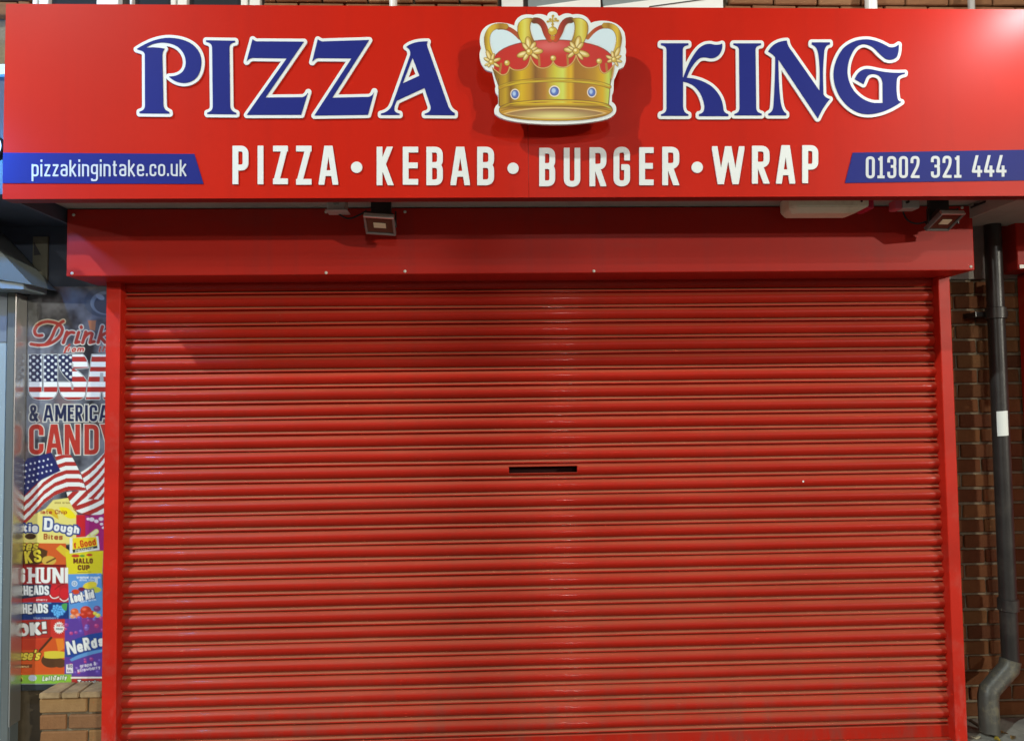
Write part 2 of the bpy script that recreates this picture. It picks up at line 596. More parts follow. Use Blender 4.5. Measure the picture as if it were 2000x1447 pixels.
def simplify(lp, tol):
    if len(lp) < 8: return lp
    P = np.array(lp)

    def rdp(a, b):
        if b - a < 2: return []
        p, q = P[a], P[b % len(P)]
        d = q - p; L = math.hypot(*d) + 1e-12
        seg = P[a + 1:b]
        dist = np.abs((seg[:, 0] - p[0]) * d[1] - (seg[:, 1] - p[1]) * d[0]) / L
        k = int(dist.argmax())
        if dist[k] < tol: return []
        m_ = a + 1 + k
        return rdp(a, m_) + [m_] + rdp(m_, b)
    h = len(P) // 2
    idx = [0] + rdp(0, h) + [h] + rdp(h, len(P))
    return [lp[i] for i in idx if i < len(lp)]


def area2(lp):
    return sum(lp[i - 1][0] * lp[i][1] - lp[i][0] * lp[i - 1][1] for i in range(len(lp)))


def split_islands(loops):
    """group loops into (outer, holes) by containment"""
    loops = sorted(loops, key=lambda l: -abs(area2(l)))

    def inside(pt, lp):
        c = False
        for i in range(len(lp)):
            (ax, ay), (bx, by) = lp[i - 1], lp[i]
            if (ay > pt[1]) != (by > pt[1]) and pt[0] < (bx - ax) * (pt[1] - ay) / (by - ay) + ax: c = not c
        return c
    groups = []
    for lp in loops:
        depth = sum(inside(lp[0], g[0]) for g in groups)
        host = [g for g in groups if inside(lp[0], g[0]) and not any(inside(lp[0], hh) for hh in g[1:])]
        if host: host[-1].append(lp)
        else: groups.append([lp])
    return groups


def shape_mesh(D, x0, y0, step, plane, yf, yb, name):
    """distance field in photo pixels measured on depth 'plane' -> slab from yf to yb"""
    loops = contour(D, x0, y0, step)
    V, Fc = [], []
    for g in split_islands(loops):
        me = loops_mesh(g, lambda lp: at_n([p[0] for p in lp], [p[1] for p in lp], plane), yf, yb, 'tmp')
        o = len(V)
        V += [tuple(v.co) for v in me.vertices]; Fc += [tuple(o + i for i in p.vertices) for p in me.polygons]
        bpy.data.meshes.remove(me)
    me = bpy.data.meshes.new(name); me.from_pydata(V, [], Fc)
    return me


def grid(x0, x1, y0, y1, step):
    xs = np.arange(x0, x1 + step * .5, step); ys = np.arange(y0, y1 + step * .5, step)
    return np.meshgrid(xs, ys)


class Paint:
    """flat print: a picture painted shape by shape on a fine grid of points"""

    def __init__(s, x0, x1, y0, y1, step):
        s.X, s.Y = grid(x0, x1, y0, y1, step)
        s.step = step
        s.C = np.ones(s.X.shape + (3,))
        s.ID = np.zeros(s.X.shape, int)
        s.cid = 0

    def win(s, bx):
        x0, x1, y0, y1 = bx
        gx, gy = s.X[0], s.Y[:, 0]
        j0, j1 = np.searchsorted(gx, x0), np.searchsorted(gx, x1)
        i0, i1 = np.searchsorted(gy, y0), np.searchsorted(gy, y1)
        return slice(i0, max(i0, i1)), slice(j0, max(j0, j1))

    def put(s, w, d, col, clip=None, soft=1.0):
        if d.size == 0: return
        a = np.clip(.5 - d / (s.step * soft), 0, 1)
        if clip is not None: a = a * np.clip(.5 - clip / s.step, 0, 1)
        col = col if isinstance(col, np.ndarray) else lin(col)
        s.C[w] = s.C[w] * (1 - a[..., None]) + col * a[..., None]
        if s.cid: s.ID[w] = np.where(a > .5, s.cid, s.ID[w])

    def poly(s, pts, col, grow=0.0, soft=1.0, clip=None):
        xs = [p[0] for p in pts]; ys = [p[1] for p in pts]
        w = s.win((min(xs) - grow - 2, max(xs) + grow + 2, min(ys) - grow - 2, max(ys) + grow + 2))
        X, Y = s.X[w], s.Y[w]
        if X.size == 0: return
        if callable(col): col = col(X, Y)
        s.put(w, sd_polys([pts], X, Y) - grow, col, None if clip is None else clip(X, Y), soft)

    def stroke(s, pts, wd, col, butt=False, soft=1.0):
        xs = [p[0] for p in pts]; ys = [p[1] for p in pts]
        w = s.win((min(xs) - wd, max(xs) + wd, min(ys) - wd, max(ys) + wd))
        X, Y = s.X[w], s.Y[w]
        if X.size == 0: return
        if callable(col): col = col(X, Y)
        s.put(w, sd_stroke(pts, wd, X, Y, butt), col, None, soft)

    def ell(s, cx, cy, rx, ry, col, rot=0.0, soft=1.0):
        R = max(rx, ry) + 2
        w = s.win((cx - R, cx + R, cy - R, cy + R))
        X, Y = s.X[w], s.Y[w]
        if X.size == 0: return
        c, n = math.cos(rot), math.sin(rot)
        u = ((X - cx) * c + (Y - cy) * n) / rx; v = (-(X - cx) * n + (Y - cy) * c) / ry
        d = (np.hypot(u, v) - 1) * min(rx, ry)
        if callable(col): col = col(X, Y)
        s.put(w, d, col, None, soft)

    def text(s, st, x, y, h, w, t, col, gap=None, rot=0.0, shear=0.0, out=None, ow=0.0, rfac=.5, jit=0.0):
        """baseline start x, y in photo pixels; h cap height, w letter width, t stroke"""
        c, n = math.cos(rot), math.sin(rot)
        gap = t * .55 if gap is None else gap
        passes = ([(out, ow)] if out is not None else []) + [(col, 0.0)]
        for cc, g_ in passes:
            cur = 0.0
            for k, ch in enumerate(st):
                g = glyph(ch, w, h, t, rfac)
                if g[1]:
                    bx, by = x + cur * c, y - cur * n
                    R = h * 1.8 + w
                    wi = s.win((bx - R, bx + R, by - R, by + R))
                    X, Y = s.X[wi] - bx, s.Y[wi] - by
                    if X.size:
                        u = X * c - Y * n; v = -(X * n + Y * c)
                        v = v - (jit * h * math.sin(k * 2.3) if jit else 0)
                        u = u - shear * v
                        s.put(wi, glyph_sd(g, u, v, t) - g_, cc)
                cur += g[0] + gap
        return cur

    def mesh(s, name, plane, yf, ids=None):
        X, Y = s.X.ravel(), s.Y.ravel()
        P = at_n(X, Y, plane); P[:, 1] = yf
        h, w = s.X.shape
        I = np.arange(h * w).reshape(h, w)
        q = np.stack([I[:-1, :-1], I[1:, :-1], I[1:, 1:], I[:-1, 1:]], -1).reshape(-1, 4)
        if ids is not None:
            keep = (s.ID[:-1, :-1] == ids).ravel()
            q = q[keep]
            if len(q) == 0: return None
            used, inv = np.unique(q, return_inverse=True)
            q = inv.reshape(-1, 4)
            P = P[used]; C = s.C.reshape(-1, 3)[used]
        else:
            C = s.C.reshape(-1, 3)
        me = bpy.data.meshes.new(name)
        me.vertices.add(len(P)); me.vertices.foreach_set('co', P.astype(np.float32).ravel())
        me.loops.add(q.size); me.loops.foreach_set('vertex_index', q.astype(np.int32).ravel())
        me.polygons.add(len(q)); me.polygons.foreach_set('loop_start', (np.arange(len(q)) * 4).astype(np.int32))
        me.update(calc_edges=True); me.validate()
        a = me.color_attributes.new('ink', 'FLOAT_COLOR', 'POINT')
        a.data.foreach_set('color', np.concatenate([C, np.ones((len(C), 1))], 1).astype(np.float32).ravel())
        return me


def smooth_noise(shape, cell, seed):
    r = np.random.default_rng(seed)
    h, w = shape
    a = r.random((h // cell + 3, w // cell + 3))
    yy, xx = np.arange(h) / cell, np.arange(w) / cell
    i, j = yy.astype(int), xx.astype(int)
    fy, fx = (yy - i)[:, None], (xx - j)[None, :]
    fy = fy * fy * (3 - 2 * fy); fx = fx * fx * (3 - 2 * fx)
    A = a[i][:, j]; B = a[i][:, j + 1]; Cc = a[i + 1][:, j]; D = a[i + 1][:, j + 1]
    return A * (1 - fy) * (1 - fx) + B * (1 - fy) * fx + Cc * fy * (1 - fx) + D * fy * fx


# ------------------------------------------------------------------ materials
RED_SIGN = mat('sign red acrylic', (.53, .014, .004), .35, .10, var=.05, vscale=1.5, rvar=.04, world=True, bump=.03, bscale=2.5,
               streak=(.42, .013, .006), streak_amt=.3)
RED_SHUT = mat('shutter red paint', (.45, .017, .007), .42, .14, var=.14, vscale=4, rvar=.08, stretch=(.3, 1, 1), world=True,
               dirt=(.20, .035, .022), dirt_amt=.45, dirt_scale=4.0, bump=.03, bscale=30, coat=.12, objvar=.30, splash=(.20, .055, .04), chips=(.50, .22, .16),
               streak=(.24, .03, .018), streak_amt=.22, up_tint=(.46, .17, .09), up_amt=.4)
RED_LIP = mat('muted slat lip paint', (.36, .105, .055), .6, .2, var=.22, vscale=7, world=True, stretch=(.4, 1, 1), dirt=(.40, .07, .04), dirt_amt=.7, dirt_scale=5)  # less saturated red for the upper faces of the slat lips
RED_RAIL = mat('rail red paint', (.52, .020, .009), .42, .2, var=.14, vscale=4, rvar=.06, world=True, splash=(.50, .22, .19), chips=(.50, .2, .16),
               dirt=(.42, .12, .09), dirt_amt=.3, dirt_scale=7.0)
RED_HOOD = mat('hood red paint', (.47, .022, .014), .42, .12, var=.10, vscale=2.2, rvar=.05, stretch=(.3, 1, 2), world=True,
               dirt=(.30, .05, .04), dirt_amt=.45, dirt_scale=3.0, chips=(.55, .3, .25), streak=(.34, .03, .025), streak_amt=.4)
BLUE = mat('letter blue vinyl', (.017, .024, .195), .4, .08, var=.04, vscale=3)
WHITE_L = mat('letter white acrylic', (.78, .80, .78), .35, .5)
WHITE_P = mat('white upvc', (.78, .79, .74), .35, .5, var=.05)
GLASS = mat('dark window glass', (.03, .035, .04), .06, .6)
SOFFIT = mat('soffit board', (.42, .38, .33), .6, .3, var=.12, vscale=3, dirt=(.16, .13, .10), dirt_amt=.5, dirt_scale=3)
BLACKP = mat('black plastic', (.018, .017, .017), .45, .5, var=.1)
CABLE = mat('cable black', (.012, .011, .012), .5, .4)
STEEL = mat('bright steel', (.62, .61, .58), .3, .5, metal=.85)
ALU = mat('frame aluminium', (.15, .17, .17), .5, .4, metal=.3, var=.10, vscale=5, stretch=(3, 1, .4))
PIPE = mat('downpipe grey', (.024, .021, .020), .38, .5, var=.3, vscale=7, rvar=.1, dirt=(.07, .06, .05), dirt_amt=.6, dirt_scale=6, bump=.2, bscale=30)
SHOE = mat('downpipe shoe grey', (.062, .060, .050), .45, .4, var=.35, vscale=9, dirt=(.19, .165, .10), dirt_amt=.8, dirt_scale=12, bump=.3, bscale=30)
BEIGE = mat('aged beige plastic', (.86, .81, .62), .42, .45, var=.08, vscale=9, dirt=(.35, .27, .14), dirt_amt=.4, dirt_scale=9)
GREYBOX = mat('grey plastic box', (.42, .40, .37), .45, .4, var=.1, vscale=20)
MORTAR = mat('mortar', (.21, .175, .12), .95, .1, var=.25, vscale=30, bump=.6, bscale=120)
BRICK = mat('brick', (.3, .15, .06), .85, .2, var=.35, vscale=26, bump=.6, bscale=90,
            rand=[(.26, .125, .05), (.34, .19, .075), (.30, .14, .06), (.40, .24, .10), (.23, .10, .05)])
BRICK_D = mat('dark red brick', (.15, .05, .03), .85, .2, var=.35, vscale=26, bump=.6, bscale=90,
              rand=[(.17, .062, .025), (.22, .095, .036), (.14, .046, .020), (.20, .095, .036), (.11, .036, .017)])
BRICK_U = mat('upper brick', (.3, .15, .06), .85, .2, var=.45, vscale=30, bump=.8, bscale=70, stretch=(.5, 1, 2),
              rand=[(.25, .12, .055), (.32, .15, .07), (.28, .13, .06), (.35, .19, .09)])
SILL = mat('sill tile', (.34, .235, .125), .85, .2, var=.35, vscale=20, bump=.3, bscale=80, dirt=(.2, .13, .07), dirt_amt=.4, dirt_scale=12)
PLASTER = mat('grey render', (.30, .28, .25), .9, .15, var=.2, vscale=7, bump=.4, bscale=70)
DARKWALL = mat('dark painted board', (.07, .09, .13), .6, .3, var=.2, vscale=4)
PAVE = mat('pavement slab', (.24, .24, .21), .85, .25, var=.25, vscale=9, bump=.5, bscale=80, dirt=(.10, .11, .08), dirt_amt=.5, dirt_scale=7)
ROADM = mat('asphalt', (.05, .05, .05), .8, .3, var=.25, vscale=40, bump=.5, bscale=200)
KERB = mat('kerb concrete', (.32, .31, .29), .85, .2, var=.2, vscale=12, bump=.4, bscale=80)
PANEL = mat('pale neighbour panel', (.30, .38, .42), .35, .5, var=.08, vscale=3)
PANEL_D = mat('grey neighbour panel', (.16, .20, .25), .35, .5, var=.1, vscale=3)
LIGHT_WEDGE = mat('grey green canopy', (.20, .23, .22), .5, .4, var=.12, vscale=4)
LEAF = mat('dead leaf', (.45, .30, .10), .8, .2, var=.3, vscale=60)
PAPER = mat('white label', (.80, .82, .78), .5, .4)
DARK = mat('dark interior', (.05, .016, .016), .9, .1)
LEAD = mat('lamp post galvanised', (.3, .3, .3), .5, .5, metal=.6)

# ------------------------------------------------------------------ ground
G_Z = 0.0
box('ground', -150, 150, -170, 60, -.9, -.30, ROADM); struct(bpy.data.objects['ground'])
road = box('road', -60, 60, -10.6, -3.95, -.298, -.115, ROADM); struct(road)
far_pave = box('far_pavement', -60, 60, -14.5, -10.74, -.298, -.01, PAVE); struct(far_pave)
kerb = box('kerb', -60, 60, -3.948, -3.80, -.298, 0.0, KERB, bevel=.015); struct(kerb)
kerb2 = box('kerb', -60, 60, -10.738, -10.602, -.298, 0.0, KERB, bevel=.015); struct(kerb2)
pave = box('pavement', -60, 60, -3.796, .6, -.298, -.035, MORTAR); struct(pave)
slab_me = None
slab_i = 0
for row in range(8):
    y1 = 0.196 - row * .455
    for k in range(-8, 9):
        x0 = k * .61 + (.305 if row % 2 else 0)
        bm = bmesh.new()
        if slab_me is None:
            bm_box(bm, -.3, .3, -.225, .225, -.05, 0, .006)
            slab_me = bm_mesh(bm, 'paving_slab')
        o = link('paving_slab', slab_me, PAVE, pave, loc=(x0 + .3, y1 - .225, random.uniform(-.003, .003)),
                 rot=(random.uniform(-.004, .004), random.uniform(-.004, .004), 0))

# ------------------------------------------------------------------ shop building: walls, bricks, upper windows
bld = thing('shop_building', 'brick building behind the red shopfront with white upstairs windows', 'building', (0, 0.3, 0))


def bpart(o):
    local(bld, o); return o


sx0 = at(8, 200, Y_SIGN)[0]
z_sb = at(1000, 386, Y_SIGN)[2]      # bottom of the sign
z_st = at(1000, 13.5, Y_SIGN)[2]
z_soff = at(1000, 404, Y_HOOD)[2]    # soffit board level
xg0, xg1 = at(209, 900, Y_GUIDE)[0], at(1875, 900, Y_GUIDE)[0]
XL, XR = -1.717, 2.2035              # clear opening between the rails
# right hand brick pier and wall
bx0, bx1 = XR + .03, XR + .95
z_lint = at(1920, 545, Y_WALL)[2]
bpart(box('wall', bx0 + .001, 5.5, Y_WALL + .012, .5, -.03, z_lint - .003, MORTAR, bld))
bpart(box('lintel', bx0 - .05, 5.5, Y_WALL - .002, .5, z_lint, z_soff + .25, PLASTER, bld))
brick_meshes = []
for i in range(8):
    bm = bmesh.new()
    vs = bm_box(bm, 0, .215, 0, .05, 0, .065)
    for v in vs:
        v.co.x += random.uniform(-.003, .003); v.co.z += random.uniform(-.0025, .0025); v.co.y += random.uniform(-.002, .002)
    bmesh.ops.bevel(bm, geom=list(bm.edges), offset=.0045, segments=1, affect='EDGES')
    brick_meshes.append(bm_mesh(bm, 'brick'))


def brick(x, y, z, m, sx=1.0, par=bld, name='brick', sz=1.0):
    me = random.choice(brick_meshes)
    key = (me.name, m.name)
    if key not in _bm:
        me2 = me.copy(); me2.materials.clear(); me2.materials.append(m); _bm[key] = me2
    o = link(name, _bm[key], m, par, loc=(x, y + random.uniform(-.003, .003), z))
    o.scale = (sx, 1, sz)
    return bpart(o) if par is bld else o


_bm = {}
zc, row = z_lint - .0775, 0
while zc > -.05:
    off = 0 if row % 2 else -.1125
    for k in range(5):
        xa, xb = bx0 + off + k * .225, bx0 + off + k * .225 + .215
        xa2, xb2 = max(xa, bx0 + .004), xb
        if xb2 - xa2 < .03: continue
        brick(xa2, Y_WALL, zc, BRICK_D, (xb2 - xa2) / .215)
    zc -= .0775; row += 1
# dim interior behind the curtain (seen through the letter slot)
bpart(box('inner_wall', XL - .2, XR + .2, .35, .5, -.03, z_soff, DARK, bld))
# left: low brick wall with a sloping tile sill under the poster, dark board above it
lx0, lz1 = at(75, 1352, -.012)[0], at(140, 1352, -.012)[2]
lz2 = at(140, 1331, Y_POST - .004)[2]
lxe = XL - .01
bpart(box('wall', lx0 + .004, lxe, .013, .35, -.03, lz1 - .028, MORTAR, bld))
zc, row = lz1 - .028 - .068, 0
while zc > -.06:
    xa = lx0 if row % 2 == 0 else lx0 - .095
    while xa < lxe:
        a, b = max(xa, lx0), min(xa + .215, lxe - .001)
        if row % 2 == 1 and xa < lx0: a = lx0
        if b - a > .02: brick(a, 0.0, zc, BRICK, (b - a) / .215)
        xa += .225 if not (row % 2 == 0 and abs(xa - lx0) < 1e-6) else .225
    zc -= .075; row += 1
# sill tiles
edges = [75, 119, 155, 200, 245]
for a, b in zip(edges[:-1], edges[1:]):
    xa, xb = at(a, 1350, -.008)[0] + .003, at(b, 1350, -.008)[0] - .003
    bm = bmesh.new()
    vs = bm_box(bm, xa, min(xb, lxe), -.012, Y_POST - .004, lz1 - .026, lz1)
    for v in vs:
        if v.co.y > 0: v.co.z += lz2 - lz1; v.co.x += .012 if a == 75 and v.co.x < xa + .01 else 0
    bmesh.ops.bevel(bm, geom=list(bm.edges), offset=.004, segments=2, affect='EDGES')
    bpart(link('sill_tile', bm_mesh(bm, 'sill_tile'), SILL, bld))
px_l = at(33, 1400, Y_POST)[0]
bpart(box('plinth', px_l - .6, lx0 + .15, Y_POST + .03, .4, -.03, lz1 + .02, mat('dark plinth', (.10, .075, .045), .7, .3, var=.3, vscale=5), bld))
zp1 = at(120, 566, Y_POST)[2]
bpart(box('wall', -5.5, px_l - .30, Y_POST + .06, .5, -.03, zp1 - .012, PANEL_D, bld))
bpart(box('dark_board', -5.5, lxe + .05, Y_POST + .01, .5, zp1 - .01, z_sb + .62, DARKWALL, bld))
# behind the sign and above: upstairs wall with bricks where the picture shows them
z_u0 = at(1000, 60, Y_UP)[2]
bpart(box('upper_wall', -6, 6, Y_UP + .05, .6, z_sb + .63, 6.5, MORTAR, bld))
z_top_vis = at(1000, -60, Y_UP)[2]
WIN = [(60, 512), (975, 1412)]       # photo columns of the two upstairs windows
z_w0 = at(1000, 42, Y_UP)[2]
course = 0
zc = at(1000, 34, Y_UP)[2]
while zc < z_top_vis:
    off = -.1125 if course % 2 else 0
    for (a, b) in ((-60, 56), (516, 972), (1416, 2060)):
        xa, xb = at(a, 10, Y_UP)[0], at(b, 10, Y_UP)[0]
        x = math.floor(xa / .225) * .225 + off
        while x < xb:
            p, q = max(x, xa), min(x + .215, xb)
            if q - p > .02: brick(p, Y_UP, zc, BRICK_U, (q - p) / .215)
            x += .225
    zc += .075; course += 1
# upstairs windows
z0w, z1w = z_w0, 4.75


def vbar(px0, px1, parent, m, yf, name='frame_bar', z0=None, z1=None, dep=.06):
    xa, xb = at(px0, 8, yf)[0], at(px1, 8, yf)[0]
    o = box(name, xa, xb, yf, yf + dep, z0 if z0 is not None else z0w, z1 if z1 is not None else z1w, m, parent, bevel=.003)
    return local(bld, o)


w1 = bpart(box('window', at(56, 8, Y_UP)[0], at(516, 8, Y_UP)[0], .045, .05, z0w, z1w, mat('window backing', (.10, .085, .075), .5, .3, var=.3, vscale=6), bld))
for a, b in ((63, 72), (76, 94), (188, 231), (253, 258), (333, 343), (346, 365), (470, 483), (487, 508)):
    vbar(a, b, w1, WHITE_P, .0, dep=.044).matrix_parent_inverse = Matrix.Identity(4)
for a, b in ((95, 187), (259, 332), (366, 469)):
    vbar(a, b, w1, GLASS, .03, 'pane', dep=.006).matrix_parent_inverse = Matrix.Identity(4)
w2 = bpart(box('window', at(975, 8, Y_UP)[0], at(1412, 8, Y_UP)[0], .045, .05, z0w, z1w, mat('window backing', (.1, .09, .08)), bld))
PI0 = Matrix.Identity(4)
vbar(980, 1022, w2, WHITE_P, -.005, dep=.049).matrix_parent_inverse = PI0
vbar(1031, 1172, w2, mat('window glass grey', (.22, .25, .25), .12, .5), .02, 'pane', dep=.006).matrix_parent_inverse = PI0
vbar(1177, 1410, w2, mat('window glass grey', (.22, .25, .25)), .02, 'pane', dep=.006).matrix_parent_inverse = PI0
# two open sashes: lower rails that rise to the right, and the thin gasket between them
for (a, b, y0_, y1_) in ((1048, 1172, 15.2, -2.0), (1178, 1410, 15.2, -16)):
    P0, P1 = at(a, y0_, 0), at(b, y1_, 0)
    zb = at(a, 40, 0)[2]
    pts = [(P0[0], zb), (P1[0], zb), (P1[0], P1[2]), (P0[0], P0[2])]
    o = prism_y('sash_rail', pts, -.012, .019, WHITE_P, w2); o.matrix_parent_inverse = PI0
for (a, ya, b, yb) in ((1268, 15, 1378, 0),):
    P0, P1 = at(a, ya, -.012), at(b, yb, -.012)
    o = prism_y('gasket', [(P0[0], P0[2]), (P1[0], P1[2]), (P1[0], P1[2] + .004), (P0[0], P0[2] + .004)], -.016, -.0125, BLACKP, w2)
    o.matrix_parent_inverse = PI0
# white pipes on the upstairs wall
for i, (a, b) in enumerate(((760, 776), (1690, 1712))):
    p0, p1 = at((a + b) / 2, 60, -.05), at((a + b) / 2, 8, -.05)
    r = (at(b, 8, -.05)[0] - at(a, 8, -.05)[0]) / 2
    t = thing('waste_pipe', 'white pipe on the upstairs brick wall ' + ('just left of the crown' if i == 0 else 'above the last letter of the sign'),
              'pipe', (p1[0], -.05, p1[2]), 'white pipes on the upstairs wall')
    local(t, tube('pipe', [(p1[0], -.05, z_u0 - .2), (p1[0], -.05, 5.2)], r, WHITE_P, t, 12))
    local(t, box('pipe_bracket', p1[0] - r - .008, p1[0] + r + .008, -.055, .05, p1[2] + .35, p1[2] + .38, WHITE_P, t))
p1 = at(1897, 8, -.05)
t = thing('drain_pipe', 'thin grey pipe on the dark upstairs wall above the sign end', 'pipe', (p1[0], -.05, p1[2]))
local(t, tube('pipe', [(p1[0], -.05, z_u0 - .2), (p1[0], -.05, 5.2)], .016, GREYBOX, t, 10))
local(t, box('pipe_bracket', p1[0] - .022, p1[0] + .022, -.06, .05, p1[2] + .3, p1[2] + .32, GREYBOX, t))

# ------------------------------------------------------------------ roller shutter
sh = thing('roller_shutter', 'red closed roller shutter of ribbed slats with a letter slot', 'shutter', (.24, 0, 0))


def spart(o):
    local(sh, o); return o


PIT = 0.075
Z0 = 2.2444                           # z of groove line k = Z0 - k*PIT
XA, XB = XL - .03, XR + .03


def slat_strips():
    arc = []
    n = 12
    for i in range(n + 1):
        t = i / n
        z = -.001 - t * .052
        y = -.0005 - .0215 * (math.sin(math.pi * (t ** .92))) ** .72
        arc.append((y, z))
    lip = [(.0045, -.0542), (-.0045, -.0580), (-.0095, -.0628), (-.0106, -.0655), (-.0106, -.0680)]
    und = [(-.0106, -.0680), (-.003, -.0683), (.012, -.0685), (.012, -.077)]
    top = [(.012, .0), (-.0005, -.001)]
    return [arc, lip, und, top]


def slat_mesh(cuts=None, seed=0):
    r = random.Random(seed)
    xs = [XA + (XB - XA) * i / 70 for i in range(71)]
    dents = [(r.uniform(XA, XB), r.uniform(.03, .09), r.uniform(-.0006, .0022)) for _ in range(5)]
    if cuts: xs = sorted([x for x in xs if not (cuts[0] - .02 < x < cuts[1] + .02)] + list(cuts))
    ph = r.uniform(0, 6)
    V, Fc, MI = [], [], []
    for si, st in enumerate(slat_strips()):
        base = len(V)
        for x in xs:
            dy = .0004 * math.sin(x * 2.1 + ph) + .00012 * math.sin(x * 6.3 + ph * 2)
            dy += sum(h * math.exp(-((x - c) / w) ** 2) for c, w, h in dents)
            dz = .0012 * math.sin(x * 1.3 + ph * 1.7) + .0004 * math.sin(x * 5.1 + ph)
            for (y, z) in st: V.append((x, y + dy, z + dz))
        n = len(st)
        for i in range(len(xs) - 1):
            for j in range(n - 1):
                if cuts and si == 0 and cuts[0] - 1e-6 <= xs[i] < cuts[1] - 1e-6 and 2 <= j <= 9: continue
                a = base + i * n + j
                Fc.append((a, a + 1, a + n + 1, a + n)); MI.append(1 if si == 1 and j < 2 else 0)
    me = bpy.data.meshes.new('slat'); me.from_pydata(V, [], Fc)
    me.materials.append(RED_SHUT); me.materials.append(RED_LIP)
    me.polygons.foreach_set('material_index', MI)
    for p in me.polygons: p.use_smooth = True
    me.update()
    return me


slats = [slat_mesh(None, i) for i in range(6)]
xs0, xs1 = at(994, 916, -.012)[0], at(1127, 916, -.012)[0]
for k in range(-1, 29):
    z = Z0 - k * PIT
    if k == 12:
        me = slat_mesh((xs0, xs1), 99)
    else:
        me = slats[(k * 5 + 3) % 6]
    o = spart(link('slat', me, RED_SHUT, sh, loc=(0, random.uniform(-.0008, .0008), z + random.uniform(-.0006, .0006))))
    if k == 12:
        # letter slot: dark box behind the hole and a bent metal rim
        bm = bmesh.new()
        bm_box(bm, xs0 - .01, xs1 + .01, .004, .09, z - .052, z - .004)
        f = [f for f in bm.faces if abs(f.calc_center_median().y - .004) < 1e-4]
        bmesh.ops.delete(bm, geom=f, context='FACES')
        slot = link('letter_slot', bm_mesh(bm, 'letter_slot'), DARK, o); slot.matrix_parent_inverse = Matrix.Translation((0, -o.location.y, -o.location.z))
        for (a, b, c, d) in ((xs0 - .002, xs1 + .002, z - .0105, z - .0080), (xs0 - .002, xs1 + .002, z - .0445, z - .0420), (xs0 - .0035, xs0 - .0005, z - .042, z - .0105), (xs1 + .0005, xs1 + .0035, z - .042, z - .0105)):
            q = box('slot_rim', a, b, -.0195, .004, c, d, RED_SHUT, o, bevel=.0008); q.matrix_parent_inverse = Matrix.Translation((0, -o.location.y, -o.location.z))
z_b = Z0 - 29 * PIT
bm = bmesh.new()
bm_box(bm, XA, XB, -.010, .02, z_b - .062, z_b - .003, .003)
spart(link('bottom_rail', bm_mesh(bm, 'bottom_rail'), RED_SHUT, sh))
spart(box('bottom_lip', XA, XB, -.030, .02, z_b - .068, z_b - .0625, RED_SHUT, sh))
for a, b in ((XL - .067, XL), (XR, XR + .059)):
    bm = bmesh.new()
    bm_box(bm, a, b, Y_GUIDE, .045, -.0, Z0 + .05, .004, 2)
    spart(link('guide_rail', bm_mesh(bm, 'guide_rail'), RED_RAIL, sh))
# hood
hx0, hx1 = at(130, 480, Y_HOOD)[0], at(1902, 480, Y_HOOD)[0]
hz0 = at(1000, 534, Y_HOOD)[2]
bm = bmesh.new()
bm_box(bm, hx0, hx1, Y_HOOD, .04, hz0, z_soff - .004, .004, 2)
spart(link('hood', bm_mesh(bm, 'hood'), RED_HOOD, sh))
hood = bpy.data.objects['hood']
for px, py in ((141, 534), (1896, 521), (637, 533), (791, 530), (637, 414), (791, 414), (144, 420), (1879, 406), (1160, 530)):
    p = at(px, py, Y_HOOD)
    zz = min(max(p[2], hz0 + .008), z_soff - .012)
    o = lathe('screw', [(0, -.004), (.004, -.0035), (.0068, -.001), (.0068, .002)], mat('zinc screw', (.66, .63, .56), .35, .6), hood, 12, 'Y', (p[0], Y_HOOD - .001, zz))
    o.matrix_parent_inverse = Matrix.Identity(4)

# ------------------------------------------------------------------ the big sign
sg = thing('shop_sign', 'long red pizza shop sign with blue letters and a golden crown', 'sign', (0, Y_SIGN, z_sb))


def gpart(o):
    local(sg, o); return o


x_r = at(2016, 200, Y_SIGN)[0]
x_mid = at(1033, 380, Y_SIGN)[0]
for a, b in ((sx0, x_mid - .0006), (x_mid + .0006, x_r)):
    bm = bmesh.new(); bm_box(bm, a, b, Y_SIGN, Y_SIGN + .004, z_sb, z_st)
    gpart(link('panel', bm_mesh(bm, 'panel'), RED_SIGN, sg))
# tray returns: bottom lip, top, ends, body
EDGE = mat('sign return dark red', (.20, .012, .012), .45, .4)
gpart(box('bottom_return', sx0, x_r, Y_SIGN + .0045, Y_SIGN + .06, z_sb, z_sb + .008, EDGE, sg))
gpart(box('top_return', sx0, x_r, Y_SIGN + .0045, Y_UP + .04, z_st - .012, z_st, RED_SIGN, sg))
gpart(box('end_return', sx0, sx0 + .012, Y_SIGN + .0045, Y_POST, z_sb + .009, z_st - .013, DARKWALL, sg))
gpart(box('end_return', x_r - .012, x_r, Y_SIGN + .0045, Y_POST, z_sb + .009, z_st - .013, SOFFIT, sg))
gpart(box('back_return', sx0 + .02, x_r - .02, Y_SIGN + .05, Y_SIGN + .06, z_sb + .009, z_soff, SOFFIT, sg))
gpart(box('soffit', sx0 + .02, x_r - .02, Y_SIGN + .061, .1, z_soff, z_soff + .02, SOFFIT, sg))

# banner strips
b1 = [(4, 299), (380, 301.5), (398, 360), (4, 358.5)]
b2 = [(1665, 299), (2020, 293), (2020, 352.5), (1650, 358)]
PINK = mat('banner edge pink vinyl', (.52, .06, .10), .4, .4)
banners = []
for pts in (b1, b2):
    P = [at(x, y, Y_SIGN) for x, y in pts]
    P = [(min(max(p[0], sx0 + .0015), x_r - .0015), p[2]) for p in P]
    o = gpart(prism_y('banner', P, Y_SIGN - .0030, Y_SIGN - .0002, BLUE, sg)); banners.append(o)

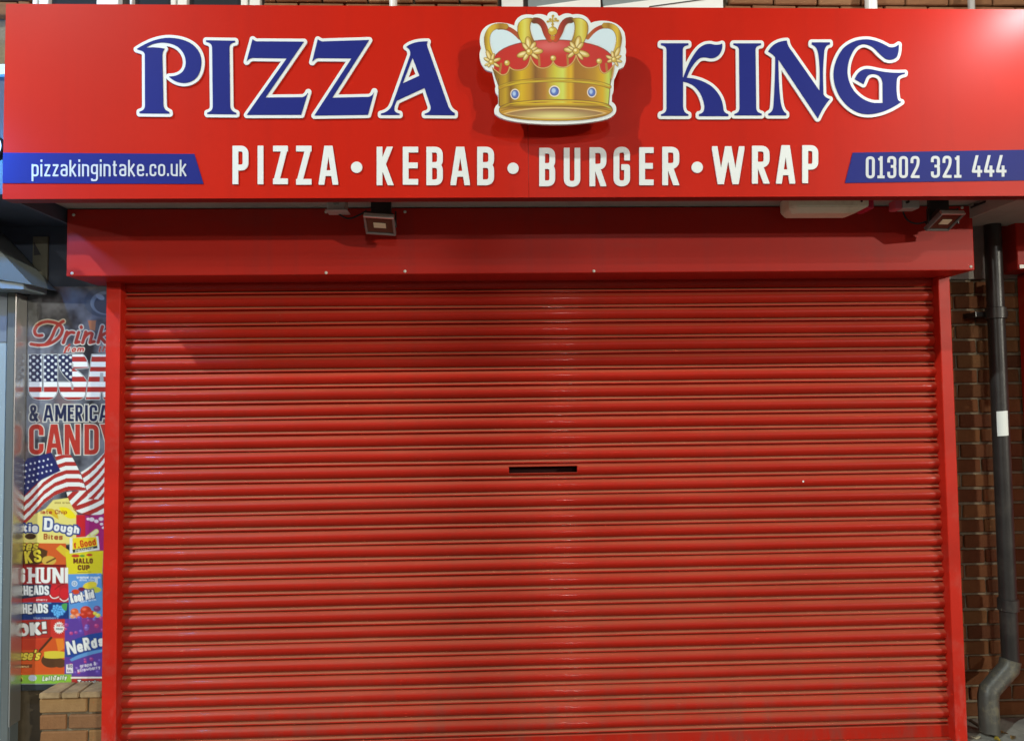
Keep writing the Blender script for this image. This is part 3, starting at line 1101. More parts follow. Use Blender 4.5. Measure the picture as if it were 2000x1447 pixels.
# main letters (outlines traced in photo pixels)
LET = [
    ('P', [path('M 150,308 Q 330,190 490,192 Q 690,200 775,310 Q 815,370 815,440 Q 812,560 745,618 Q 690,656 630,655 Q 545,650 480,588 Q 580,588 625,535 Q 655,495 655,440 Q 652,350 575,285 Q 500,236 400,240 Q 300,248 247,294 Q 340,283 438,303 Q 415,330 415,372 L 425,880 Q 430,930 485,950 L 487,968 L 180,965 L 180,948 Q 237,935 237,885 L 235,360 Q 222,325 180,317', 240, 40, 5.263)]),
    ('I', [path('M 862,217 L 1160,222 L 1160,238 Q 1105,245 1102,290 L 1110,890 Q 1115,945 1172,960 L 1172,975 L 875,972 L 875,958 Q 930,945 932,895 L 925,290 Q 922,245 862,232', 240, 40, 5.263)]),
    ('Z', [path('M 1340,205 Q 1370,235 1400,228 L 1866,231 L 1472,803 L 1850,800 Q 1890,790 1910,745 L 1838,980 L 1280,981 L 1690,402 L 1345,397 Q 1300,400 1278,435', 240, 40, 5.263)]),
    ('Z', [path('M 113,207 Q 150,235 180,228 L 640,214 L 262,805 L 636,797 Q 678,785 693,737 L 628,980 L 78,988 L 460,402 L 120,399 Q 80,402 55,440', 600, 40, 5.263)]),
    ('A', [path('M 1020,285 Q 1090,225 1240,228 L 1230,262 L 1450,890 Q 1475,945 1518,962 L 1518,985 L 1210,982 L 1210,968 Q 1278,955 1270,895 L 1208,705 L 925,835 Q 890,905 900,935 Q 915,965 952,968 L 952,982 L 760,982 L 760,968 Q 850,950 880,870 L 1060,370 Q 1070,310 1020,285', 600, 40, 5.263),
           path('M 1085,395 L 1155,580 L 985,658', 600, 40, 5.263)]),
    ('K', [path('M 200,247 L 557,247 L 557,270 Q 485,280 483,330 L 484,690 L 492,690 Q 560,480 660,350 Q 740,245 850,255 Q 930,282 995,250 Q 1005,330 960,390 Q 910,450 830,440 Q 740,415 690,450 Q 590,540 535,695 Q 700,700 850,800 Q 1000,920 1010,1100 Q 1020,1155 1075,1165 L 1075,1192 L 695,1192 L 695,1165 Q 770,1155 765,1060 Q 740,900 640,810 Q 570,755 487,745 L 487,1070 Q 495,1155 557,1168 L 557,1188 L 200,1188 L 200,1168 Q 270,1155 273,1090 L 273,330 Q 270,280 200,270', 1260, 50, 6.667)]),
    ('I', [path('M 1142,248 L 1500,248 L 1500,270 Q 1430,280 1428,330 L 1437,1090 Q 1440,1145 1508,1160 L 1508,1182 L 1155,1182 L 1155,1162 Q 1220,1150 1222,1085 L 1215,330 Q 1210,280 1142,268', 1260, 50, 6.667)]),
    ('N', [path('M -8,355 Q 60,220 235,212 Q 240,280 300,350 L 660,865 L 664,700 Q 665,480 640,360 Q 620,280 560,265 L 560,235 L 795,235 L 795,262 Q 730,270 720,360 Q 702,560 705,700 L 710,910 Q 740,960 795,970 Q 700,1080 638,1222 L 125,455 L 125,520 Q 130,800 148,960 Q 165,1130 228,1158 L 228,1182 L -5,1182 L -5,1160 Q 55,1140 62,1060 Q 85,700 85,430 Q 60,390 -8,355', 1500, 50, 6.667)]),
    ('G', [path('M 1690,262 Q 1690,380 1660,430 Q 1600,480 1520,450 Q 1450,400 1390,330 Q 1310,255 1225,258 Q 1130,270 1075,390 Q 1020,500 1022,630 Q 1030,760 1110,870 Q 1220,1000 1370,1022 L 1482,1022 L 1480,760 Q 1465,650 1360,645 Q 1285,645 1260,710 L 1232,778 L 1118,712 Q 1160,600 1250,582 Q 1300,575 1380,595 Q 1560,640 1770,627 L 1768,643 Q 1680,660 1665,710 Q 1650,850 1672,960 Q 1680,1000 1725,1008 Q 1500,1165 1290,1168 Q 1080,1168 930,950 Q 840,800 842,640 Q 850,470 960,320 Q 1080,195 1270,195 Q 1400,200 1560,295 Q 1630,312 1690,262', 1500, 50, 6.667)]),
]
yb = Y_SIGN - .0012
for ch, loops in LET:
    xs = [p[0] for l in loops for p in l]; ys = [p[1] for l in loops for p in l]
    x0, x1, y0, y1 = min(xs) - 9, max(xs) + 9, min(ys) - 9, max(ys) + 9
    X, Y = grid(x0, x1, y0, y1, .7)
    D = sd_polys(loops, X, Y)
    backing = gpart(link('letter', shape_mesh(D - 6.1, x0, y0, .7, Y_SIGN, Y_SIGN - .0065, yb, 'letter'), WHITE_L, sg))
    f = link('letter_face', shape_mesh(D, x0, y0, .7, Y_SIGN, Y_SIGN - .0085, Y_SIGN - .0067, 'letter_face'), BLUE, backing)
    f.matrix_parent_inverse = Matrix.Identity(4)
    f.matrix_parent_inverse = backing.matrix_parent_inverse.copy()
    # child of a child: the same world offset must not be applied twice
    f.matrix_parent_inverse = Matrix.Identity(4)

# white menu words: left, right, top, baseline in photo pixels for each letter
MENU = [('P', 455, 486, 286, 361), ('I', 504, 517, 286, 361), ('Z', 534, 563, 286, 361), ('Z', 579, 609, 286, 362), ('A', 623, 661, 286, 362),
        ('K', 736, 771, 288, 363), ('E', 787, 817, 288, 362), ('B', 833, 865, 288, 363), ('A', 880, 918, 288, 363), ('B', 932, 965, 288, 363),
        ('B', 1053, 1084, 290, 365), ('U', 1101, 1133, 290, 366), ('R', 1151, 1184, 289, 365), ('G', 1198, 1230, 288, 365), ('E', 1248, 1276, 289, 363), ('R', 1293, 1326, 288, 363),
        ('W', 1390, 1453, 287, 361), ('R', 1468, 1502, 286, 360), ('A', 1515, 1552, 285, 360), ('P', 1566, 1597, 285, 359)]
for ch, a, b, tp, bs in MENU:
    X, Y = grid(a - 2, b + 2, tp - 2, bs + 2, .5)
    h, w, t = bs - tp, b - a, 11.2
    rel = (UPPER[ch][0] or 1)
    g = glyph(ch, w / rel, h, t, .42)
    D = glyph_sd(g, X - a, bs - Y, t)
    gpart(link('letter', shape_mesh(D, a - 2, tp - 2, .5, Y_SIGN, Y_SIGN - .006, yb, 'letter'), WHITE_L, sg))
for cx, cy in ((697, 328), (1002, 330), (1361, 328)):
    X, Y = grid(cx - 13, cx + 13, cy - 13, cy + 13, .5)
    gpart(link('bullet_dot', shape_mesh(np.hypot(X - cx, Y - cy) - 11, cx - 13, cy - 13, .5, Y_SIGN, Y_SIGN - .006, yb, 'bullet_dot'), WHITE_L, sg))


def sign_text(name, st, x, base, h, w, t, gap, slope, parent, space=None, widths=None):
    V, Fc = [], []
    cur = x
    for ch in st:
        g = glyph(ch, w, h, t, .5)
        if g[1]:
            by = base + slope * (cur - x)
            x0, x1, y0, y1 = cur - 3, cur + g[0] + 3, by - h * 1.25, by + h * .5
            X, Y = grid(x0, x1, y0, y1, .4)
            me = shape_mesh(glyph_sd(g, X - cur, by - Y, t), x0, y0, .4, Y_SIGN, Y_SIGN - .0045, Y_SIGN - .0032, 'tmp')
            o = len(V)
            V += [tuple(v.co) for v in me.vertices]; Fc += [tuple(o + i for i in p.vertices) for p in me.polygons]
            bpy.data.meshes.remove(me)
        cur += g[0] + gap if ch != ' ' else (space or w * .6)
    me = bpy.data.meshes.new(name); me.from_pydata(V, [], Fc)
    o = link(name, me, mat('vinyl white', (.60, .62, .64), .4, .4), parent)
    o.matrix_parent_inverse = Matrix.Identity(4)
    return o, cur


# ------------------------------------------------------------------ crown: cut-out board with a flat print
CK = 5.168


def cp(s, n=8): return path(s, 910, 0, CK, n)


crown_out = cp('M 870,120 Q 925,125 930,160 L 945,165 Q 1010,120 1075,150 Q 1200,130 1250,215 L 1262,235 Q 1330,205 1420,215 Q 1550,230 1600,330 Q 1620,420 1608,480 Q 1625,520 1610,560 Q 1625,620 1590,680 L 1540,705 Q 1520,760 1495,810 L 1490,870 Q 1495,930 1475,960 L 1472,1030 Q 1530,1060 1515,1130 Q 1490,1190 1380,1215 Q 1150,1260 880,1258 Q 600,1255 420,1215 Q 290,1180 285,1130 Q 285,1080 325,1050 L 325,970 Q 290,940 295,890 L 300,870 Q 280,790 265,730 L 205,710 Q 150,660 140,590 Q 130,530 155,490 Q 130,420 145,360 Q 170,250 310,232 Q 410,228 488,262 Q 495,190 560,160 Q 620,140 680,155 Q 750,130 820,165 Q 825,125 870,120')
Y_CR = Y_SIGN - .105
X, Y = grid(932, 1228, 18, 248, .8)
D = sd_polys([crown_out], X, Y)
crown = gpart(link('crown', shape_mesh(D, 932, 18, .8, Y_CR, Y_CR, Y_CR + .012, 'crown'), mat('crown board white', (.80, .83, .80), .35, .4), sg))
for x, y in ((1010, 210), (1150, 210), (1080, 120)):
    p = at(x, y, Y_CR)
    o = tube('stand_off', [(p[0], Y_CR + .0125, p[2]), (p[0], Y_SIGN, p[2])], .008, STEEL, crown, 10)
pc = Paint(934, 1226, 20, 246, .75)
_gx = np.array([300, 340, 400, 450, 560, 640, 700, 800, 900, 980, 1030, 1060, 1100, 1200, 1300, 1380, 1440, 1475])
_gc = lin(np.array([(150, 115, 25), (180, 145, 45), (205, 175, 45), (150, 112, 30), (222, 192, 25), (205, 165, 30), (150, 108, 40), (190, 142, 60), (215, 208, 90), (218, 226, 135), (222, 185, 20), (228, 192, 40),
                    (178, 132, 42), (186, 140, 42), (200, 160, 60), (224, 188, 22), (204, 220, 130), (170, 140, 20)])) ** 1.3 * np.array([1.0, .96, .62])


def gold(X, Y):
    cx = (X - 910) * CK
    return np.stack([np.interp(cx, _gx, _gc[:, k]) for k in range(3)], -1)


def vgrad(y0, y1, stops):
    cs = lin(np.array(stops)) ** 1.25 * np.array([1.0, .95, .72]); ts = np.linspace(0, 1, len(stops))

    def f(X, Y):
        t = (Y * CK - y0) / (y1 - y0)
        return np.stack([np.interp(t, ts, cs[:, k]) for k in range(3)], -1)
    return f


def xgrad(x0, x1, stops):
    if x1 < x0: x0, x1, stops = x1, x0, stops[::-1]
    cs = lin(np.array(stops)) ** 1.25 * np.array([1.0, .95, .72]); ts = np.linspace(0, 1, len(stops))

    def f(X, Y):
        t = ((X - 910) * CK - x0) / (x1 - x0)
        return np.stack([np.interp(t, ts, cs[:, k]) for k in range(3)], -1)
    return f


DK = (112, 78, 12)
parts_name = {}


def begin(name):
    pc.cid = len(parts_name) + 1; parts_name[pc.cid] = name


for s in ('M 300,560 Q 235,430 245,340 Q 260,280 330,275 Q 430,290 540,400 L 560,440 Q 400,470 300,560',
          'M 1460,545 Q 1515,430 1510,350 Q 1490,280 1420,270 Q 1320,290 1235,380 L 1205,420 Q 1370,450 1460,545',
          'M 700,410 Q 645,290 670,220 Q 720,230 810,405', 'M 1050,410 Q 1100,290 1085,225 Q 1030,230 950,405'):
    begin('backing_print'); pc.poly(cp(s), (214, 230, 236))
begin('cushion')
pc.poly(cp('M 290,570 Q 420,415 875,405 Q 1350,415 1470,560 L 1480,700 L 1440,800 L 320,800 L 280,690'),
        lambda X, Y: lin((196, 34, 20)) + (lin((214, 96, 92)) - lin((196, 34, 20))) * np.exp(-(((X - 910) * CK - 850) / 190) ** 2 - ((Y * CK - 470) / 60) ** 2)[..., None])
pc.stroke(cp('M 300,560 Q 420,415 875,405 Q 1350,415 1460,555'), 1.6, (120, 45, 20))
begin('back_arch')
pc.stroke(cp('M 330,282 Q 440,265 545,385'), 9.0, xgrad(330, 545, [(120, 80, 20), (190, 80, 40), (185, 110, 70)]))
begin('back_arch')
pc.stroke(cp('M 1420,272 Q 1320,262 1228,385'), 8.0, xgrad(1228, 1420, [(190, 120, 60), (190, 70, 35), (140, 90, 25)]))
begin('back_arch')
pc.stroke(cp('M 690,212 Q 770,200 800,310 Q 815,360 850,402'), 12.5, DK)
pc.stroke(cp('M 690,212 Q 770,200 800,310 Q 815,360 850,402'), 11.0, xgrad(690, 850, [(130, 70, 30), (165, 55, 25), (205, 90, 50)]))
begin('back_arch')
pc.stroke(cp('M 1060,208 Q 985,200 955,310 Q 935,360 905,402'), 12.5, DK)
pc.stroke(cp('M 1060,208 Q 985,200 955,310 Q 935,360 905,402'), 11.0, xgrad(905, 1060, [(205, 90, 50), (165, 55, 25), (120, 70, 30)]))
LG = [(120, 90, 20), (220, 190, 70), (228, 215, 110), (215, 180, 90), (150, 110, 30)]
LG2 = [(160, 120, 40), (226, 200, 84), (216, 186, 80), (176, 136, 56), (196, 160, 70)]
begin('arch')
for wd, c in ((11.8, DK), (10.2, xgrad(180, 400, LG2))):
    pc.stroke(cp('M 400,272 Q 240,240 212,380 Q 205,480 262,590'), wd, c)
begin('arch')
for wd, c in ((11.8, DK), (10.2, xgrad(1570, 1400, LG2))):
    pc.stroke(cp('M 1400,262 Q 1530,255 1545,390 Q 1545,480 1490,580'), wd, c)
begin('arch')
for gr, c in ((.8, DK), (-.6, xgrad(525, 665, [(205, 170, 40), (222, 212, 90), (226, 222, 130), (218, 200, 100), (170, 130, 60)]))):
    pc.poly(cp('M 690,195 Q 590,165 535,235 Q 500,300 545,400 Q 570,450 600,490 L 710,460 Q 650,360 645,280 Q 650,215 690,195'), c, grow=gr)
begin('arch')
for gr, c in ((.8, DK), (-.6, xgrad(1090, 1235, [(185, 150, 60), (215, 205, 95), (226, 222, 140), (222, 205, 90), (185, 140, 30)]))):
    pc.poly(cp('M 1065,195 Q 1170,165 1222,235 Q 1250,300 1205,400 Q 1180,450 1160,490 L 1050,450 Q 1095,360 1100,280 Q 1098,215 1065,195'), c, grow=gr)
begin('orb')
for r_, c in ((49, DK), (44, (205, 165, 40))): pc.ell(910 + 875 / CK, 318 / CK, r_ / CK, r_ * .95 / CK, c)
pc.ell(910 + 862 / CK, 302 / CK, 22 / CK, 18 / CK, (230, 225, 140), soft=4)
pc.ell(910 + 875 / CK, 385 / CK, 22 / CK, 24 / CK, (190, 140, 30))
for a in ((875, 165, 875, 285), (822, 222, 930, 214)):
    pc.stroke([(910 + a[0] / CK, a[1] / CK), (910 + a[2] / CK, a[3] / CK)], 3.4, (150, 115, 25))
    pc.stroke([(910 + a[0] / CK, a[1] / CK), (910 + a[2] / CK, a[3] / CK)], 2.0, (205, 180, 60))
for x, y in ((878, 165), (826, 222), (926, 214), (850, 200), (905, 195), (875, 250)):
    pc.ell(910 + x / CK, y / CK, 3.0, 2.6, (185, 150, 45))
begin('rear_point')
for x0, x1 in ((735, 742), (1025, 1030), (355, 340), (1415, 1425)):
    pc.stroke([(910 + x0 / CK, 560 / CK if 500 < x0 < 1300 else 650 / CK), (910 + x1 / CK, 665 / CK if 500 < x0 < 1300 else 740 / CK)], 4.2, (176, 118, 45))
body = ('M 268,690 Q 330,740 360,760 Q 425,770 440,680 Q 470,720 545,712 Q 640,700 652,575 Q 690,700 790,692 Q 862,680 880,625 Q 900,682 985,685 Q 1085,670 1112,560 '
        'Q 1150,700 1260,690 Q 1330,680 1345,640 Q 1345,730 1395,745 Q 1450,730 1495,655 Q 1485,760 1468,800 L 1455,850 L 1435,1075 L 340,1075 L 330,870 Q 300,790 268,690')
begin('band')
pc.poly(cp(body), (96, 62, 16), grow=1.0)
pc.poly(cp(body), gold, grow=-.2)
top = cp(body.split('L 1455')[0])
pc.stroke(top, 3.0, (120, 80, 25))
pc.stroke(top, 1.9, (214, 165, 95))
pc.stroke(cp('M 330,800 L 332,1070'), 1.6, DK); pc.stroke(cp('M 1462,800 L 1440,1070'), 1.6, DK)
begin('moulding')
for wd, c in ((8.6, (126, 92, 14)), (6.6, vgrad(790, 890, [(180, 150, 40), (218, 196, 60), (196, 158, 30)]))):
    pc.stroke(cp('M 345,888 Q 480,815 880,812 Q 1300,812 1448,880'), wd, c)
pc.stroke(cp('M 350,880 Q 480,808 880,805 Q 1300,805 1444,872'), 2.0, gold)
for i, (x, y, rx, ry) in enumerate(((495, 955, 46, 54), (893, 925, 56, 57), (1270, 935, 47, 54))):
    begin('gem')
    for f, c in ((1.0, (236, 222, 205)), (.80, (50, 62, 120)), (.68, (84, 112, 190))):
        pc.ell(910 + x / CK, y / CK, rx * f / CK, ry * f / CK, c)
    pc.ell(910 + (x - 8) / CK, (y - 6) / CK, rx * .36 / CK, ry * .42 / CK, (176, 200, 232), soft=3)
begin('base_ring')
for gr, c in ((1.0, (120, 86, 12)), (-.4, vgrad(1010, 1225, [(212, 186, 60), (224, 196, 30), (150, 112, 14), (214, 172, 80), (196, 150, 24), (160, 122, 20), (226, 196, 40)]))):
    pc.poly(cp('M 335,1100 Q 360,1050 560,1028 Q 740,1010 900,1010 Q 1300,1012 1440,1060 Q 1480,1085 1478,1120 Q 1440,1190 1150,1215 Q 880,1230 620,1212 Q 350,1190 335,1120'), c, grow=gr)
pc.stroke(cp('M 345,1095 Q 420,1058 620,1042 Q 900,1028 1150,1040 Q 1400,1052 1465,1100'), 2.2, gold)
pc.stroke(cp('M 350,1125 Q 480,1078 900,1075 Q 1330,1078 1462,1125'), 1.5, (140, 100, 10))
pc.poly(cp('M 372,1150 Q 560,1085 900,1085 Q 1240,1085 1425,1145 Q 1240,1205 900,1205 Q 560,1205 372,1150'), (222, 184, 110))
pc.poly(cp('M 400,1152 Q 570,1100 900,1099 Q 1230,1100 1395,1146 Q 1240,1192 900,1193 Q 560,1194 400,1152'),
        lambda X, Y: lin((150, 104, 62)) + (lin((224, 212, 130)) - lin((150, 104, 62))) * (np.exp(-(((X - 910) * CK - 900) / 300) ** 2) * np.clip((Y * CK - 1110) / 60, 0, 1))[..., None])


def flower(cx, cy, s, pet):
    begin('flower')
    for a, L, wd in pet:
        a = math.radians(a)
        ex, ey = cx + math.cos(a) * L * .58, cy - math.sin(a) * L * .58
        pc.ell(910 + ex / CK, ey / CK, L * .50 / CK, wd / CK, (104, 70, 10), rot=-a)
        pc.ell(910 + ex / CK, ey / CK, (L * .50 - 5) / CK, (wd - 5) / CK, (204, 164, 66), rot=-a)
        pc.ell(910 + (ex - 4) / CK, (ey - 4) / CK, (L * .30) / CK, (wd * .4) / CK, (240, 222, 160), rot=-a, soft=2.5)
    for f, c in ((36, (120, 84, 14)), (31, (205, 165, 60))): pc.ell(910 + cx / CK, cy / CK, f * s / CK, f * s / CK, c)
    pc.ell(910 + (cx - 8 * s) / CK, (cy - 9 * s) / CK, 14 * s / CK, 13 * s / CK, (248, 236, 170), soft=2.5)


flower(640, 528, 1.0, [(97, 145, 34), (58, 110, 26), (128, 105, 24), (4, 130, 32), (200, 125, 32), (-38, 110, 22), (236, 100, 24), (28, 90, 18)])
flower(1112, 520, 1.0, [(78, 145, 34), (122, 105, 26), (50, 105, 24), (172, 120, 30), (-20, 135, 32), (-52, 105, 22), (218, 100, 22), (150, 90, 18)])
flower(258, 632, .8, [(112, 125, 26), (75, 90, 20), (22, 95, 20), (150, 85, 20), (205, 75, 16), (-30, 90, 18), (235, 60, 16)])
flower(1495, 607, .8, [(66, 130, 26), (105, 85, 20), (155, 85, 20), (30, 80, 20), (-15, 80, 18), (-60, 75, 16), (200, 70, 18)])
for x, y in ((415, 640), (880, 592), (1345, 622)):
    begin('pearl')
    for f, c in ((31, (120, 84, 14)), (26, (208, 168, 66))): pc.ell(910 + x / CK, y / CK, f / CK, f / CK, c)
    pc.ell(910 + (x - 7) / CK, (y - 8) / CK, 12 / CK, 11 / CK, (248, 236, 180), soft=2.5)
# the print stops inside the white border of the board
INK = print_mat('crown print ink', .38, .4)
for k, nm in parts_name.items():
    me = pc.mesh(nm, Y_CR, Y_CR - .0012, k)
    if me is None: continue
    o = link(nm, me, INK, crown)

# ------------------------------------------------------------------ writing on the blue strips
sign_text('web_address', 'pizzakingintake.co.uk', 63, 345.5, 33.5, 13.6, 3.45, 3.75, -.002, banners[0])
sign_text('phone_number', '01302', 1690, 349.5, 43, 17.5, 5.4, 5.2, -.008, banners[1])
sign_text('phone_number', '321', 1817, 348.5, 43, 17.5, 5.4, 5.2, -.008, banners[1])
sign_text('phone_number', '444', 1897, 346.5, 42, 20, 5.4, 3.6, -.008, banners[1])

# ------------------------------------------------------------------ poster
pp = Paint(24, 222, 560, 1336, 1.0)
hgt, wid = pp.X.shape
n1 = smooth_noise(pp.X.shape, 38, 1) * .6 + smooth_noise(pp.X.shape, 17, 2) * .3 + smooth_noise(pp.X.shape, 6, 3) * .15
n2 = smooth_noise(pp.X.shape, 26, 8)
ca, cb, cc_ = lin((20, 24, 32)), lin((122, 126, 134)), lin((118, 94, 90))
f = np.clip((n1 - .25) * 1.9, 0, 1)[..., None]
pp.C[:] = ca * (1 - f) + cb * f
f2 = (np.clip((n2 - .62) * 2.6, 0, .7))[..., None]
pp.C[:] = pp.C * (1 - f2) + cc_ * f2


def q(s, y0, n=8): return path(s, 0, y0, 5.565, n)


pp.ell(205, 590, 40, 30, (70, 80, 92)); pp.ell(208, 592, 31, 23, (120, 130, 138)); pp.ell(210, 594, 26, 19, (60, 68, 80))
pp.ell(196, 580, 9, 5, (150, 158, 165), rot=.5); pp.ell(57, 574, 3.2, 3.2, (14, 16, 20)); pp.poly([(172, 626), (188, 626), (186, 646), (176, 644)], (190, 120, 80))
PALE, RED, NAVY, WH = (212, 208, 190), (176, 52, 42), (24, 36, 70), (232, 234, 228)
script = ['M 460,640 Q 380,660 378,590 Q 400,500 520,490 Q 670,500 682,580 Q 660,690 520,738 Q 430,755 340,735', 'M 690,488 Q 620,520 590,600 Q 560,690 500,735',
          'M 730,605 L 690,720', 'M 712,660 Q 760,590 805,612', 'M 858,608 L 825,720 L 860,712', 'M 885,548 L 886,556', 'M 935,605 L 900,720', 'M 915,670 Q 975,590 1005,625 L 980,720 L 1025,708',
          'M 1115,545 L 1068,718', 'M 1155,612 L 1090,655 L 1145,718']
for wd, c in ((10.5, PALE), (6.6, RED)):
    for s in script: pp.stroke(q(s, 540), wd, c)
pp.text('from', 124, 688, 13, 8.6, 3.4, RED, shear=.3, out=PALE, ow=1.3)
pp.stroke(q('M 760,740 Q 720,780 690,860 Q 670,890 640,880', 540), 3.6, RED)
pp.text('th', 191, 688, 15, 9, 3.0, (150, 60, 55), shear=.3, out=(150, 150, 145), ow=.8)
# flag letters


def flagfill(X, Y):
    y = (Y - 540) * 5.565; x = X * 5.565
    red, wh, nv = lin((170, 44, 40)), lin((232, 234, 228)), lin((26, 36, 72))
    c = np.where((np.floor((y - 870) / 55.0) % 2 == 0)[..., None], red, wh)
    canton = (y < 1142) & (x < 790)
    sx = ((x - 330) % 80) - 40; syy = ((y - 845) % 70) - 35
    sx2 = ((x - 370) % 80) - 40; sy2 = ((y - 880) % 70) - 35
    star = (np.hypot(sx, syy) < 15) | (np.hypot(sx2, sy2) < 15)
    c = np.where(canton[..., None], nv, c)
    return np.where((canton & star)[..., None], lin((214, 218, 214)), c)


UU = 'M 318,850 L 625,850 L 625,1230 Q 610,1335 520,1335 L 420,1335 Q 325,1325 318,1230'
SS = 'M 640,850 L 900,850 Q 955,900 958,990 L 800,1000 L 800,945 L 780,940 L 780,990 Q 940,1080 955,1180 Q 950,1320 860,1335 L 740,1335 Q 650,1320 638,1150 L 770,1150 L 780,1230 L 800,1230 Q 810,1180 770,1140 Q 640,1040 636,900'
AA = 'M 935,1332 L 1005,852 L 1215,852 L 1290,1332 L 1130,1332 L 1120,1250 L 1095,1250 L 1085,1332'
for s in (UU, SS, AA):
    pp.poly(q(s, 540), (60, 66, 76), grow=2.6); pp.poly(q(s, 540), (214, 214, 202), grow=1.6); pp.poly(q(s, 540), (70, 76, 84), grow=.6); pp.poly(q(s, 540), flagfill)
pp.stroke([(84.0, 694), (84.0, 764)], 4.4, (200, 202, 196)); pp.stroke([(84.0, 694), (84.0, 763)], 2.0, (60, 64, 74))
pp.poly([(196, 728), (202, 728), (203, 746), (195, 746)], (170, 172, 170))
for ch, x, w in (('&', 57.5, 17), ('A', 85, 19), ('M', 108, 16.5), ('E', 132.5, 14), ('R', 147.5, 14.5), ('I', 166.5, 14), ('C', 175, 15.5), ('A', 194, 19)):
    pp.text(ch, x, 823, 32.5, w, 5.6, NAVY, out=PALE, ow=1.8, rfac=.4)
for ch, x, w in (('C', 57, 29), ('A', 90.5, 30), ('N', 126.5, 29), ('D', 165, 28.5), ('Y', 196, 30)):
    pp.text(ch, x, 887.5, 59, w, 9.5, RED, out=PALE, ow=1.7, rfac=.4)


# waving flag
def yb_(x): return np.interp(x, [225, 330, 480, 600, 720, 850, 960], [1395, 1300, 1130, 1040, 992, 985, 1010])


def yt_(x): return np.interp(x, [225, 330, 450, 600, 660, 661, 800, 960], [1100, 975, 868, 800, 775, 600, 600, 760])


def fl_left(X, Y):
    x, y = X * 5.565, (Y - 780) * 5.565
    k = np.floor((yb_(x) - y) / (np.interp(x, [225, 960], [50, 43]))) % 2 == 0
    return np.where(k[..., None], lin((172, 50, 44)), lin((230, 232, 224)))


def fl_right(X, Y):
    x, y = X * 5.565, (Y - 780) * 5.565
    k = np.floor((y + .0016 * (x - 800) ** 2 * np.where(y < 1080, 1, .3) + .25 * (x - 900) + 10) / 52.0) % 2 == 0
    return np.where(k[..., None], lin((172, 50, 44)), lin((230, 232, 224)))


# packs under the flag first
pp.poly(q('M 215,600 L 640,560 L 780,380 L 860,460 L 850,560 L 600,590 L 215,600', 960), (200, 190, 120))
pp.poly(q('M 215,330 L 500,180 L 580,90 L 780,60 L 870,330 L 880,480 L 760,560 L 215,560', 960), (226, 214, 120))
pp.poly(q('M 500,190 Q 620,150 640,300 Q 560,260 500,190', 960), (214, 178, 40)); pp.poly(q('M 640,170 Q 760,140 835,280 Q 720,330 640,170', 960), (238, 220, 30))
pp.text('size cream', 107, 983, 4, 3.4, 1.0, (140, 110, 40)); pp.text('late Chip', 80, 1003.5, 8.5, 6.4, 1.8, (168, 60, 34))
pp.poly(q('M 830,250 L 940,250 L 930,620 L 860,700 L 830,500', 960), (196, 36, 44)); pp.poly(q('M 930,230 L 1180,210 L 1180,900 L 930,800', 960), (158, 36, 112))
for x, y, r in ((1000, 300, 28), (1050, 320, 24), (1100, 295, 26), (960, 295, 18), (1105, 350, 18), (1125, 390, 16)): pp.ell(x / 5.565, 960 + y / 5.565, r / 5.565, r * .8 / 5.565, (226, 214, 220))
pp.stroke(q('M 960,500 L 1050,430', 960), 9.5, (214, 214, 120)); pp.stroke(q('M 1000,460 L 1050,425', 960), 6, (226, 226, 180))
pp.poly(q('M 215,1140 L 240,1065 L 440,880 L 660,775 L 940,1000 L 940,1010 L 830,985 L 720,992 L 600,1040 L 480,1130 L 330,1300 L 215,1400', 780), fl_left)
pp.poly(q('M 600,600 L 770,600 Q 860,740 960,1010 L 850,985 L 700,960 L 640,780', 780), fl_left)
pp.poly(q('M 215,790 L 300,640 L 560,575 L 660,775 Q 560,810 440,880 Q 320,980 215,1110', 780), (34, 40, 96))
for a in range(8):
    for b in range(7):
        x, y = 250 + a * 47 - b * 8, 655 + b * 66 - a * 12 + (a % 2) * 4
        if sd_polys([[(235, 760), (305, 650), (550, 590), (640, 770), (440, 860), (235, 1070)]], np.array([[x]]), np.array([[y]]))[0, 0] < -8:
            pp.ell(x / 5.565, 780 + y / 5.565, 1.7, 1.9, (214, 218, 226))
pp.poly(q('M 880,790 Q 1010,720 1160,550 L 1160,1240 Q 1000,1265 900,1240 Q 810,1220 800,1150 Q 870,1080 950,1010', 780), fl_right)
pp.poly(q('M 725,1005 L 940,985 Q 970,1010 950,1050 Q 850,1120 805,1190 Q 740,1090 725,1005', 780), lambda X, Y: np.where((np.floor((X * 5.565 * .9 + (Y - 780) * 5.565 * .9) / 62) % 2 == 0)[..., None], lin((172, 50, 44)), lin((230, 232, 224))))
pp.stroke(q('M 950,1010 L 880,800', 780), 1.2, (110, 40, 40)); pp.stroke(q('M 805,1190 Q 840,1240 1000,1262', 780), 1.6, (110, 34, 36))
